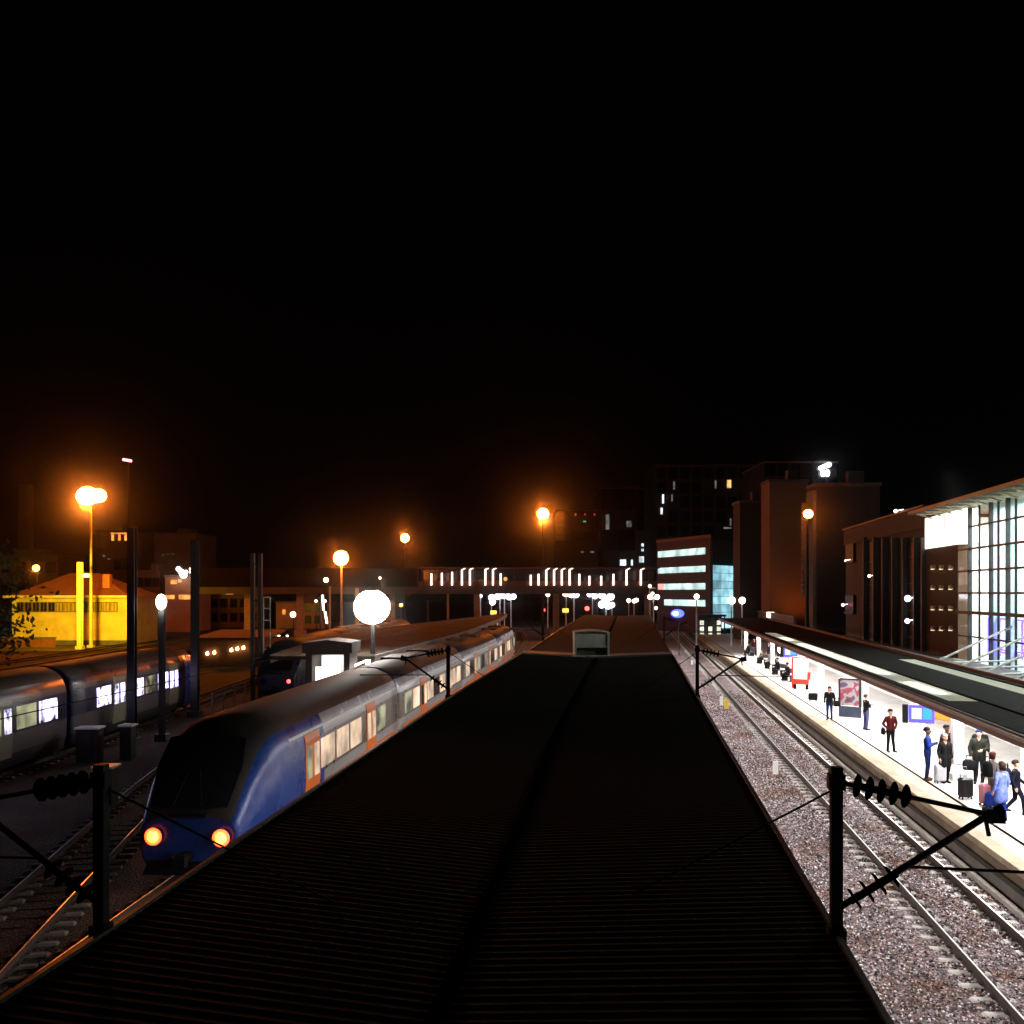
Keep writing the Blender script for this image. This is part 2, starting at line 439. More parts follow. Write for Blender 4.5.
strip('platform_edge', 9.36, 9.9, SP0, SP1, .3, .552, mat('tactile_paving', (0.40, 0.34, 0.25), 0.75, 0, 0.4, 0.6, 0.3, 60), nseg=120)
strip('platform_wall', 9.10, 9.9, SP0, SP1, -.3, .40, M_wall_d)
strip('cable_trough', 8.46, 8.58, SP0, SP1, -.3, -.06, M_conc, nseg=150)
strip('cable_trough', 8.80, 8.98, SP0, SP1, -.3, .10, M_conc_d, nseg=100)  # second trough kept dark as the platform's shadow along the ground
# island platform under the central canopy
mb = MB(); ss = list(range(-4, 132, 4))
def can_left(s):
    return float(np.interp(s, [-4, 8, 10, 27, 48, 80, 128], [-4.55, -4.65, -4.75, -5.3, -5.6, -6.3, -6.8]))
def can_mid(s): return float(np.interp(s, [-4, 9, 20, 47, 80, 128], [-1.4, -1.53, -1.72, -1.9, -2.2, -2.6]))
CAN_R = 1.73
rings = [[TS(can_left(s) + .25, s, -.3), TS(1.12, s, -.3), TS(1.12, s, .55), TS(can_left(s) + .25, s, .55)] for s in ss]
mb.loft(rings); solo('platform', mb, M_plat, kind='structure')
mb = MB()
mb.loft([[TS(can_left(s) + .05, s, .42), TS(can_left(s) + .24, s, .42), TS(can_left(s) + .24, s, .556), TS(can_left(s) + .05, s, .556)] for s in ss])
solo('platform_edge', mb, M_edge, kind='structure')
strip('platform_edge', 1.12, 1.32, -4, 130, .42, .556, M_edge, nseg=100)

# island platform 2 (left), between the moving train's track and the yard
def trk_x(T, d): return float(np.interp(d, [q[0] for q in T], [q[1] for q in T]))
ds = list(range(40, 150, 5))
mb = MB(); mb.loft([[(trk_x(TB, d) + 1.7, d, -.3), (trk_x(TA, d) - 1.7, d, -.3), (trk_x(TA, d) - 1.7, d, .55), (trk_x(TB, d) + 1.7, d, .55)] for d in ds])
solo('platform', mb, M_plat, kind='structure')

# ================================================================== CENTRAL CANOPY
can = thing('platform_canopy', 'long dark ribbed canopy roof filling the foreground between the two lit tracks', 'canopy', TS(-1.6, 20, .55))
M_can = mat('ribbed_roof_sheet', (0.018, 0.016, 0.012), 0.9, 0.0, 0.25, 0.25, spec=0.04)
mb = MB()
ss2 = np.arange(2.0, 46.0, .075)                       # ribs run from valley to eaves: real corrugation
for (ea, eb, za, zb) in (('l', 'm', 4.06, 3.84), ('m', 'r', 3.84, 4.06)):
    rings = []
    for k, s in enumerate(ss2):
        h = .011 if k % 2 else 0.0
        def tt(q): return can_left(s) if q == 'l' else (can_mid(s) if q == 'm' else CAN_R)
        rings.append([TS(tt(ea), s, za + h), TS(tt(eb), s, zb + h)])
    vs = [p for r in rings for p in r]
    mb.add(vs, [(2 * i, 2 * i + 1, 2 * i + 3, 2 * i + 2) for i in range(len(rings) - 1)], 0)
part('roof', mb, [M_can], can)
# far section: a plain felt roof, slightly lower, with a pale strip painted in as the lit band between
mb = MB(); s3 = list(np.arange(47.2, 128.1, 5.05))
for (ea, eb, za, zb) in (('l', 'm', 3.98, 3.82), ('m', 'r', 3.82, 3.98)):
    rings = []
    for s in s3:
        q = lambda e: can_left(s) if e == 'l' else (can_mid(s) if e == 'm' else CAN_R)
        rings.append([TS(q(ea), s, za), TS(q(eb), s, zb)])
    mb.add([p for r in rings for p in r], [(2 * i, 2 * i + 1, 2 * i + 3, 2 * i + 2) for i in range(len(rings) - 1)], 0)
part('roof', mb, [mat('far_roof_felt', (0.022, 0.018, 0.015), 0.9, 0, 0.3, 0.4, spec=.15)], can)
mb = MB(); rings = []
for i in range(13):
    a = i / 12; t = can_left(46.4) + (CAN_R - can_left(46.4)) * a
    zc = 4.10 - .20 * (1 - abs(2 * a - 1)) + .04; b = .5 * (2 * a - 1) ** 2
    rings.append([TS(t, 45.6 - b, zc), TS(t, 47.6 - b, zc - .02), TS(t, 47.6 - b, zc - .12), TS(t, 45.6 - b, zc - .12)])
mb.loft(rings); part('step_strip', mb, [mat('pale_step_strip', (0.16, 0.155, 0.14), 0.6, 0, 0.2, 0.8)], can)  # strip at the step, pale grey for the slightly lit roof band
# valley gutter
mb = MB(); mb.loft([[TS(can_mid(s) - .07, s, 3.86), TS(can_mid(s) + .07, s, 3.86), TS(can_mid(s) + .07, s, 3.895), TS(can_mid(s) - .07, s, 3.895)] for s in np.arange(2, 128, 3.0)])
part('gutter', mb, [mat('gutter_black', (.006, .006, .006), .9, 0, .2, 1, spec=0.0)], can)
# fascias along both eaves
for side in (0, 1):
    mb = MB(); rings = []
    for s in np.arange(2, 128.5, 3.0):
        t = CAN_R if side else can_left(s); o = .05 if side else -.05
        z1 = 4.10 if s < 46.5 else 4.02
        rings.append([TS(t, s, z1 - .30), TS(t + o, s, z1 - .30), TS(t + o, s, z1), TS(t, s, z1)])
    mb.loft(rings); part('fascia', mb, [M_dsteel], can)
# soffit
mb = MB(); mb.loft([[TS(can_left(s) + .02, s, 3.70), TS(CAN_R - .02, s, 3.70), TS(CAN_R - .02, s, 3.74), TS(can_left(s) + .02, s, 3.74)] for s in np.arange(2, 128.5, 3.0)])
part('soffit', mb, [mat('soffit_board', (0.5, 0.48, 0.45), 0.7)], can)
for s in range(6, 126, 8):
    mb = MB(); t = (can_left(s) + CAN_R) / 2
    mb.tube(TS(t, s, .55), TS(t, s, 3.72), .11, .11, 10)
    mb.box((*TS(t, s, 3.6)[:2], 3.6), (2.4, .14, .18), TRK_RZ); mb.box((*TS(t, s, .6)[:2], .6), (.4, .4, .1), TRK_RZ)
    part('column', mb, [M_dsteel], can)
# tubes under both eaves and the light they give
CAN_LIGHT_R, CAN_LIGHT_L = 880, 420
for s in range(9, 126, 13):
    for t, e in ((CAN_R - .9, CAN_LIGHT_R), (can_left(s) + .9, CAN_LIGHT_L)):
        if t < 0 and s < 20: continue
        mb = MB(); mb.tube(TS(t, s - 2, 3.62), TS(t, s + 2, 3.62), .03, .03, 6)
        part('light_tube', mb, [M_tube], can)
        lamp('canopy_light', 'AREA', TS(t, s, 3.56), e, (1.0, .93, .9), .25, 9.0, parent=can, rz=TRK_RZ)

# hatch housing standing on the roof
hx, hy, _ = P(592, 656, 3.96)
hb = thing('roof_hatch', 'small grey louvred roof housing standing on the dark canopy roof', 'roof hatch', (hx, hy, 3.93))
M_hatch = mat('weathered_grey_steel', (0.55, 0.52, 0.45), 0.7, 0, 0.25, 2.5)
mb = MB(); w, dp, hh = 1.72, 1.3, 1.15
for sx in (-1, 1):
    mb.box((hx + sx * (w / 2 - .05), hy, 3.93 + hh / 2), (.10, .12, hh), 0)
    mb.box((hx + sx * (w / 2 - .05), hy + dp, 3.93 + hh / 2), (.10, .12, hh), 0)
mb.box((hx, hy, 3.93 + hh * .42), (w - .2, .10, .07)); part('frame', mb, [M_hatch], hb)
mb = MB(); mb.box((hx, hy + .03, 3.93 + hh * .72), (w - .2, .06, hh * .50)); part('panel', mb, [M_hatch], hb)
mb = MB()
mb.bb(hx - w / 2 + .1, hx + w / 2 - .1, hy + .35, hy + .4, 3.93, 3.93 + hh * .42)
for k in range(3): mb.box((hx - .45 + k * .45, hy + .2, 3.93 + .2), (.04, .04, .4))
part('louvre', mb, [mat('hatch_recess', (0.16, 0.14, 0.08), .8)], hb)
mb = MB(); rings = []
for i in range(9):
    a = i / 8; x = hx - w / 2 - .03 + (w + .06) * a; zc = 3.93 + hh + .10 * math.sin(PI * a)
    rings.append([(x, hy - .08, zc), (x, hy + dp + .08, zc), (x, hy + dp + .08, zc + .05), (x, hy - .08, zc + .05)])
mb.loft(rings); part('cap', mb, [M_hatch], hb)
mb = MB(); mb.bb(hx - w / 2 - .12, hx + w / 2 + .12, hy - .12, hy - .065, 3.93, 4.0); part('base_plate', mb, [M_hatch], hb)
mb = MB(); mb.bb(hx - w / 2 + .02, hx - w / 2 + .06, hy + .1, hy + dp - .1, 3.93, 3.93 + hh); mb.bb(hx + w / 2 - .06, hx + w / 2 - .02, hy + .1, hy + dp - .1, 3.93, 3.93 + hh); mb.bb(hx - w / 2 + .1, hx + w / 2 - .1, hy + dp - .03, hy + dp + .02, 3.93, 3.93 + hh)
part('side_panel', mb, [M_hatch], hb)

# ================================================================== CATENARY along the canopy eaves
def cat_mast(s, right, label):
    """a slim mast at the eaves with an insulated cantilever reaching over the track"""
    t0 = CAN_R + .03 if right else can_left(s) - .12
    e = 1 if right else -1
    root = thing('catenary_mast', label, 'catenary mast', TS(t0, s, .55), 0, 'catenary masts along the canopy')
    mb = MB()
    mb.box((*TS(t0, s)[:2], 3.0), (.098, .098, 5.1), TRK_RZ, 0)
    mb.box((*TS(t0, s)[:2], 4.02), (.15, .15, .2), TRK_RZ); mb.box((*TS(t0, s)[:2], 5.42), (.14, .12, .14), TRK_RZ)
    part('post', mb, [M_black], root)
    reach = e * 1.32
    top = TS(t0, s, 5.42); tip = TS(t0 + reach, s, 5.16); low = TS(t0, s, 4.28)
    mb = MB(); V = lambda a, b, k: tuple(Vector(a).lerp(Vector(b), k))
    mb.tube(top, tip, .022, .022, 6); part('top_tie', mb, [M_black], root)
    mb = MB(); mb.tube(low, TS(t0 + reach + e * .07, s, 5.24), .03, .03, 8)
    mb.box(tip, (.16, .1, .12), TRK_RZ); mb.tube(V(low, tip, .95), TS(t0 + reach * .97, s, 4.98), .02, .02, 6)
    part('cantilever', mb, [M_black], root)
    mb = MB()
    mb.tube(V(low, tip, .46), TS(t0 + reach * 2.0, s, V(low, tip, .46)[2] - .02), .014, .014, 6)
    part('registration_arm', mb, [M_black], root)
    for a, b, k0, k1, n in ((low, tip, .12, .36, 4), (top, tip, .14, .45, 5)):
        mb = MB()
        for q in range(n):
            k = k0 + (k1 - k0) * q / (n - 1); c = Vector(V(a, b, k)); d = (Vector(b) - Vector(a)).normalized()
            mb.tube(c - d * .012, c + d * .012, .11, .085, 10)
        mb.tube(V(a, b, k0 - .03), V(a, b, k1 + .03), .034, .034, 8)
        part('insulator', mb, [M_insul], root)
    mb = MB(); tg = can_left(s) + 3.0 if not right else t0 - 1.5
    q = TS(t0 - e * 1.75, s + 1.3, 3.95)
    mb.tube(TS(t0, s, 5.36), q, .011, .011, 5); part('guy_wire', mb, [M_black], root)
    return tip
S_M1 = (8.26 * TC + 2.84 * TSN)
tips_r = [cat_mast(s, True, l) for s, l in (
    (S_M1, 'large black catenary mast with ribbed insulators, nearest at the right eaves of the canopy'),
    (27.5, 'small black catenary mast at the right eaves beside the pinkish ballast'),
    (60, 'distant black catenary mast at the right eaves near the far end of the canopy'))]
tips_l = [cat_mast(s, False, l) for s, l in (
    (7.8, 'dark catenary mast at the left eaves crossing the red tail lamps'),
    (26.5, 'black catenary mast at the left eaves in front of the grey train side'),
    (60, 'thin far catenary mast at the left eaves behind the grey train'))]
def wire(name, label, pts, r):
    mb = MB(); mb.path(pts, r, 5); solo(name, mb, M_black, label, 'overhead wire', None, None, pts[0])
wl = [TS(3.05 + .1 * math.sin(s * .12), s, 5.05) for s in np.arange(-3, 122, 4)]
wl = [TS(3.12 if i % 2 else 3.12, s, 5.05) for i, s in enumerate(np.arange(-3, 122, 5))]
wire('contact_wire', 'thin black contact wire running past the right masts over the hidden track', wl, .011)
wire('contact_wire', 'thin black contact wire over the track of the blue and grey train', [(trk_x(TA, d), d, 5.05) for d in np.arange(-3, 120, 4)], .011)
# ================================================================== TRAINS
M_tblue = mat('blue_train_paint', (0.012, 0.045, 0.24), 0.28, 0.1, 0.15, 1.0)
M_tgrey = mat('silver_train_paint', (0.42, 0.41, 0.42), 0.32, 0.35, 0.12, 0.8)
M_tband = mat('window_band_paint', (0.16, 0.12, 0.10), 0.3, 0.1, 0.2, 0.8)
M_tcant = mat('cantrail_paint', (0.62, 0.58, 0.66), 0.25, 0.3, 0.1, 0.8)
M_troof = mat('sooty_train_roof', (0.022, 0.018, 0.015), 0.65, 0, 0.4, 0.8)
M_tskirt = mat('train_skirt', (0.03, 0.03, 0.035), 0.6)
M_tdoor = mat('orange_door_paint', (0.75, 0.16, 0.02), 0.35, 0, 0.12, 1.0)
M_tdark = mat('midnight_train_paint', (0.01, 0.014, 0.05), 0.3, 0.1, 0.15, 1.0)
M_wscreen = mat('dark_windscreen', (0.012, 0.012, 0.016), 0.08, 0, 0.1, 1.0)
M_twin = emit('lit_train_window', (1.0, 0.70, 0.46), 0.75, (0.05, 0.05, 0.06), 0.6, 0.8)
M_twin_c = emit('cold_reflection_window', (0.66, 0.60, 1.0), 2.6, (0.05, 0.05, 0.06), 1.0, 2.2)  # glow stands in for purple-white reflections on the panes
M_twin_d = emit('dim_lit_train_window', (0.8, 0.8, 0.45), 0.30, (0.04, 0.04, 0.05), 0.9, 1.1)
M_twin_o = mat('dark_train_window', (0.015, 0.015, 0.018), 0.1)
HALF = [(1.28, .32), (1.42, .85), (1.45, 1.62), (1.43, 2.75), (1.38, 3.02), (1.25, 3.34), (.98, 3.62), (.5, 3.82)]
PROF = [(-x, z) for x, z in HALF] + [(0, 3.86)] + [(x, z) for x, z in reversed(HALF)]
SEGM = [3, 0, 1, 0, 2, 4, 4, 4, 4, 4, 4, 2, 0, 1, 0, 3]           # which paint each strip of the section wears
def arcs(T):
    a = [0.0]
    for (d0, x0), (d1, x1) in zip(T[:-1], T[1:]): a.append(a[-1] + math.hypot(d1 - d0, x1 - x0))
    return a
def on_arc(T, a_, a):
    return float(np.interp(a, a_, [q[1] for q in T])), float(np.interp(a, a_, [q[0] for q in T]))
def train(name, label, T, a_start, n, Lc, sgn, livery, win, lampmat, head=None, nose_blue=6.5, door_every=True):
    """n coupled cars from a_start, sgn=+1: nose towards the camera; -1: nose away"""
    A = arcs(T); x0, d0 = on_arc(T, A, a_start)
    root = thing(name, label, 'train', (x0, d0, 0))
    for c in range(n):
        a = a_start + sgn * (c * (Lc + .35)); b = a + sgn * Lc
        pa = Vector((*on_arc(T, A, a), 0)); pb = Vector((*on_arc(T, A, b), 0))
        fy = (pb - pa).normalized(); fx = Vector((fy.y, -fy.x, 0))
        if fx.x < 0: fx = -fx
        L = (pb - pa).length
        X = lambda p: tuple(pa + fx * p[0] + fy * p[1] + Vector((0, 0, p[2])))
        mb = MB(); rings = []; isn = []
        if c == 0:
            for y, w, zt, zb in ((0.0, .80, 1.72, .55), (.10, .86, 1.95, .45), (.75, .93, 2.9, .36), (1.35, .97, 3.5, .32), (2.1, 1, 3.8, .32), (3.0, 1, 3.86, .32)):
                k = (zt - zb) / (3.86 - .32); rings.append([X((x * w, y, zb + (z - .32) * k)) for x, z in PROF]); isn.append(y)
        else:
            for y, w in ((0, .93), (.15, 1)): rings.append([X((x * w, y, z)) for x, z in PROF]); isn.append(99)
        ys = [q for q in (4.5, nose_blue, nose_blue + .02, 8, 10, 12, 14, 16) if q < L - .3 and (c > 0 or q > 3)]
        if c > 0: ys = [4, 8, 12]
        for y in ys: rings.append([X((x, y, z)) for x, z in PROF]); isn.append(y if c == 0 else 99)
        if c == n - 1:
            for y, w in ((L - 2, 1), (L - .8, .97), (L, .85)): rings.append([X((x * w, y, .4 + (z - .4) * (1 if w > .98 else w))) for x, z in PROF]); isn.append(99)
        else:
            for y, w in ((L - .15, 1), (L, .93)): rings.append([X((x * w, y, z)) for x, z in PROF]); isn.append(99)
        mb.loft(rings, 5, True, True, True, lambda k, i: (5 if (isn[k] < nose_blue and SEGM[i % 16] != 4) else SEGM[i % 16]) if i < 16 else 3)
        body = part('car_body', mb, [livery['low'], livery['band'], livery['cant'], M_tskirt, M_troof, livery['nose']], root)
        # doors and windows along both sides
        ds_ = [L * .30, L * .72]
        wl_ = []
        y = 3.4 if c == 0 else 1.0
        while y + 1.5 < L - .8:
            if all(abs(y + .75 - q) > 1.5 for q in ds_): wl_.append(y); y += 1.75
            else: y += .25
        for sx in (-1, 1):
            for y in wl_:
                m_ = MB(); xx = sx * 1.452
                q = [(xx, y, 1.72), (xx, y + 1.5, 1.72), (sx * 1.442, y + 1.5, 2.62), (sx * 1.442, y, 2.62)]
                q2 = [(p[0] - sx * .03, p[1], p[2]) for p in q]
                m_.loft([[X((p[0] + sx * .004, p[1], p[2])) for p in q], [X(p) for p in q2]])
                part('window', m_, [random.choice(win)], body)
            for y in ds_:
                m_ = MB(); w = .72
                rr = []
                for z, xx in ((.70, 1.40), (1.62, 1.46), (2.75, 1.44), (2.95, 1.40)):
                    rr.append([X((sx * (xx + .012), y - w, z)), X((sx * (xx + .012), y + w, z)), X((sx * (xx - .05), y + w, z)), X((sx * (xx - .05), y - w, z))])
                m_.loft(rr); dr = part('door', m_, [livery['door']], body)
                for k in (-1, 1):
                    m_ = MB(); m_.loft([[X((sx * 1.482, y + k * .36 - .24, 1.65)), X((sx * 1.482, y + k * .36 + .24, 1.65)), X((sx * 1.466, y + k * .36 + .24, 2.6)), X((sx * 1.466, y + k * .36 - .24, 2.6))],
                                        [X((sx * 1.46, y + k * .36 - .24, 1.65)), X((sx * 1.46, y + k * .36 + .24, 1.65)), X((sx * 1.444, y + k * .36 + .24, 2.6)), X((sx * 1.444, y + k * .36 - .24, 2.6))]])
                    part('window', m_, [random.choice(win)], dr)
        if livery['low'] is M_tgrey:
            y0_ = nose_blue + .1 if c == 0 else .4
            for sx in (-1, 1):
                m_ = MB(); m_.loft([[X((sx * 1.455, y, 1.10)), X((sx * 1.475, y, 1.30)), X((sx * 1.44, y, 1.30)), X((sx * 1.42, y, 1.10))] for y in (y0_, L - .5)]); part('stripe', m_, [M_tdoor], body)  # orange stripe stands in for light streaks along the cars
                m_ = MB(); m_.loft([[X((sx * 1.405, y, 2.98)), X((sx * 1.39, y, 3.06)), X((sx * 1.36, y, 3.06)), X((sx * 1.38, y, 2.98))] for y in (3.2 if c == 0 else .4, L - .5)]); part('highlight_strip', m_, [M_white], body)  # white strip paints in the highlight along the roof edge
        # roof equipment, bogies, gangway
        for k, y in enumerate((L * .35, L * .68) if c > 0 else ()):
            m_ = MB()
            for sx in (-.98, .98): m_.loft([[X((px, py, z)) for px, py in ((-.6, y - 1.3), (.6, y - 1.3), (.6, y + 1.3), (-.6, y + 1.3))] for z in (3.78, 3.93)]); break
            part('roof_unit', m_, [M_troof], root)
        for y in (2.6 if c == 0 else .9, L - 2.4 if c == n - 1 else L - .9):
            m_ = MB()
            for oy in (-.95, .95):
                for sx in (-1, 1): m_.tube(X((sx * .72, y + oy, .42)), X((sx * .86, y + oy, .42)), .42, .42, 14)
                m_.tube(X((-.9, y + oy, .42)), X((.9, y + oy, .42)), .07, .07, 6)
            for sx in (-1, 1): m_.tube(X((sx * 1.0, y - 1.3, .55)), X((sx * 1.0, y + 1.3, .55)), .1, .1, 6)
            part('bogie', m_, [M_black], root)
        if c < n - 1:
            m_ = MB(); m_.loft([[X((x * .8, L - .02, .7 + (z - .32) * .82)) for x, z in PROF], [X((x * .8, L + .37, .7 + (z - .32) * .82)) for x, z in PROF]])
            part('gangway', m_, [M_black], root)
        if c == 0:
            m_ = MB()
            fr = [[X((-.95, -.0, 1.93)), X((-.5, -.07, 1.93)), X((.5, -.07, 1.93)), X((.95, -.0, 1.93))],
                  [X((-1.08, .62, 2.78)), X((-.55, .50, 2.78)), X((.55, .50, 2.78)), X((1.08, .62, 2.78))],
                  [X((-.98, 1.16, 3.42)), X((-.5, 1.06, 3.5)), X((.5, 1.06, 3.5)), X((.98, 1.16, 3.42))]]
            m_.loft(fr, 0, False, False, True); part('windscreen', m_, [M_wscreen], root)
            for sx in (-1, 1):
                m_ = MB()
                m_.tube(X((sx * .84, -.10, 1.22)), X((sx * .84, .12, 1.22)), .20, .20, 14)
                hs = part('lamp_housing', m_, [M_black], root)
                lm = lampmat if not isinstance(lampmat, tuple) else lampmat[(sx + 1) // 2]
                m_ = MB(); m_.sphere(X((sx * .84, -.11, 1.22)), .13, 12, 8); part('tail_lamp', m_, [lm], hs)
                if lampmat is M_tail: m_ = MB(); m_.tube(X((sx * .84, -.13, 1.22)), X((sx * .84, -.105, 1.22)), .21, .21, 18); part('lamp_ring', m_, [M_tring], hs)
                if head:
                    m_ = MB(); m_.sphere(X((sx * .62, -.03, 1.60)), .10, 10, 6); part('headlight', m_, [head], hs)
            for sx in (-.35, .35):
                m_ = MB(); m_.tube(X((sx, -.10, 1.98)), X((sx * .4, .33, 2.75)), .018, .018, 5); part('wiper', m_, [M_black], root)
            m_ = MB(); m_.loft([[X((x * .90, .36, .45 + (z - .32) * .6)) for x, z in PROF], [X((x * .91, .40, .45 + (z - .32) * .605)) for x, z in PROF]]) if False else m_.box(X((0, -.06, 1.72)), (.9, .06, .10), 0, 0, .02); part('marker_panel', m_, [M_black], root)
            m_ = MB(); m_.tube(X((0, -.45, .75)), X((0, .1, .75)), .12, .12, 8); m_.box(X((0, -.5, .75)), (.34, .2, .34), 0, 0, .05); part('coupler', m_, [M_black], root)
            m_ = MB(); m_.loft([[X((-1.15, -.05, .28)), X((1.15, -.05, .28)), X((1.2, .5, .28)), X((-1.2, .5, .28))], [X((-1.0, .0, .62)), X((1.0, .0, .62)), X((1.1, .5, .62)), X((-1.1, .5, .62))]]); part('snowplough', m_, [M_black], root)
    return root
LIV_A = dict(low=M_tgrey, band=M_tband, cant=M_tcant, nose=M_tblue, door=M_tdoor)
A_A = arcs(TA); aS = float(np.interp(22.4, [q[0] for q in TA], A_A))
train('passenger_train', 'long silver train with blue tail end and glowing red tail lamps left of the canopy', TA, aS, 4, 17.6, 1, LIV_A, [M_twin, M_twin, M_twin_o, M_twin_d], M_tail)
LIV_B = dict(low=M_tdark, band=M_tdark, cant=M_tdark, nose=M_tdark, door=mat('dull_orange_door', (0.3, 0.1, 0.02), .4))
A_B = arcs(TB); bS = float(np.interp(61.3, [q[0] for q in TB], A_B))
train('passenger_train', 'dark midnight blue train with a red tail lamp standing behind the white lit shelter', TB, bS, 3, 17.6, 1, LIV_B, [M_twin_o, M_twin_o, M_twin_d], (M_insul, M_red))
LIV_C = dict(low=mat('pinkish_white_train_paint', (0.10, 0.085, 0.09), .4, 0, .15, .8), band=M_tdark, cant=M_tdark, nose=M_tblue, door=mat('pale_door_paint', (0.22, 0.2, 0.14), .4))
A_C = arcs(TC_); cS = float(np.interp(58.5, [q[0] for q in TC_], A_C))
train('passenger_train', 'parked train at far left with glowing purple white window reflections and a blue nose', TC_, cS, 2, 17.6, -1, LIV_C, [M_twin_c, M_twin_c, M_twin_d], M_hot_w, None, 3.4)

# ================================================================== LEFT YARD
# masts standing in the yard
def yard_mast(label, px, pbase, ptop, w, m, arm=0.0, cap=None, name='yard_mast', cat='mast'):
    x, d, _ = P(px, pbase, -.3); zt = ZY(ptop, d)
    root = thing(name, label, cat, (x, d, -.3))
    mb = MB(); hw = w / 2
    mb.loft([[(x - hw, d - hw, z), (x + hw, d - hw, z), (x + hw, d - hw + .03, z), (x + .012, d - hw + .03, z), (x + .012, d + hw - .03, z), (x + hw, d + hw - .03, z), (x + hw, d + hw, z), (x - hw, d + hw, z), (x - hw, d + hw - .03, z), (x - .012, d + hw - .03, z), (x - .012, d - hw + .03, z), (x - hw, d - hw + .03, z)] for z in (-.3, zt)])
    mb.bb(x - hw - .15, x + hw + .15, d - hw - .15, d + hw + .15, -.32, .1)
    part('post', mb, [m], root)
    if arm:
        mb = MB(); mb.tube((x, d, zt - 1.6), (x + arm, d, zt - 1.2), .05, .05, 6); mb.tube((x, d, zt - 3.2), (x + arm, d, zt - 1.2), .04, .04, 6)
        part('bracket', mb, [m], root)
    if cap:
        mb = MB(); mb.sphere((x, d - .1, zt + .1), cap[0], 12, 8, 0, (1, 1, 1.5)); part('lamp', mb, [cap[1]], root)
        if cap[2]: lamp('mast_light', 'POINT', (x, d - .4, zt - .3), cap[2], (1, .95, .9), .2, parent=root)
    return root, x, d, zt
yard_mast('tall dark steel mast in the left yard in front of the yellow wall edge', 132, 746, 528, .36, M_dsteel)
yard_mast('dark steel post with a white lamp on top beside the yellow building', 162, 742, 604, .26, M_dsteel, 0, (.26, M_hot_w, 25))
yard_mast('tall dark steel mast in front of the blue nose of the parked train', 195, 718, 540, .40, M_dsteel)
yard_mast('tall ochre mast lit yellow in front of the yellow building', 80, 649, 562, .58, M_post, 0)
yard_mast('slim ochre catenary post lit orange left of the footbridge pier', 448, 637, 573, .40, M_post, 6.0)
yard_mast('slim orange lit post beside the blazing white floodlight', 357, 645, 588, .45, M_post)
yard_mast('thin brown post between the white shelter and the orange floodlight', 330, 640, 586, .26, M_post)
yard_mast('thin dark post left of the orange lit canopy under the footbridge', 428, 625, 600, .4, M_dsteel)

# twin-legged portal mast with ladder rungs
x, d, _ = P(262, 702, -.3)
pt = thing('portal_mast', 'broad dark portal mast with pale ladder frame left of the red tail lamp train', 'mast', (x, d, -.3))
mb = MB()
for ox in (-.62, -.12): mb.box((x + ox, d, 4.7), (.24, .3, 10.0))
for z in (1.5, 4, 6.5, 9): mb.box((x - .37, d, z), (.4, .1, .12))
part('post', mb, [M_dsteel], pt)
mb = MB()
for ox in (.18, .62): mb.box((x + ox, d - .25, 3.6), (.07, .07, 6.4))
for z in (1.0, 3.0, 3.25, 5.2, 6.0, 6.75): mb.box((x + .40, d - .25, z), (.50, .06, .08))
part('ladder', mb, [mat('pale_galvanised', (0.4, .38, .33), .6)], pt)
mb = MB(); mb.tube((x - .6, d - .2, 2.6), (x + 1.2, d - .25, 2.95), .05, .05, 6); part('bracket', mb, [M_steel], pt)

# fence along the parked train's track
fx0 = -17.75
fe = thing('mesh_fence', 'low orange lit mesh fence between the parked train and the dark train roof', 'fence', (fx0, 56, -.3))
mb = MB()
for k in range(8):
    mb = MB(); mb.box((fx0 + .02 * k, 55 + k * 2.2, .45), (.07, .07, 1.5)); part('post', mb, [M_steel], fe)
mb = MB()
for z in (-.1, .25, .6, .95, 1.15): mb.tube((fx0, 55, z), (fx0 + .14, 70.4, z), .014, .014, 4)
for k in range(60): mb.tube((fx0 + .002 * k, 55 + k * .258, -.2), (fx0 + .002 * k, 55 + k * .258, 1.15), .008, .008, 4)
part('mesh_panel', mb, [M_steel], fe)
M_cab = mat('dark_grey_cabinet', (.035, .033, .03), .7, 0, .3, 3, spec=.15)
for k, (px, py, w, l) in enumerate(((90, 741, .95, 'wide grey relay cabinet with an orange lit top beside the parked train'), (128, 738, .5, 'narrow grey relay cabinet behind the tall dark mast foot'), (106, 790, .6, 'small grey track cabinet beside the dark catenary mast at left'))):
    x, d, _ = P(px, py + 22, -.3)
    rc = thing('relay_cabinet', l, 'cabinet', (x, d, -.3), 0, 'relay cabinets in the left yard')
    mb = MB(); mb.box((x, d, .45), (w, .6, 1.5), 0, 0, .03); part('body', mb, [M_cab], rc)
    mb = MB(); mb.box((x, d, 1.24), (w + .12, .74, .07)); part('lid', mb, [M_white], rc)  # white lid puts the lit top into the colour
    mb = MB(); mb.box((x, d - .31, .45), (w * .42, .02, 1.3)); part('door', mb, [M_cab], rc)

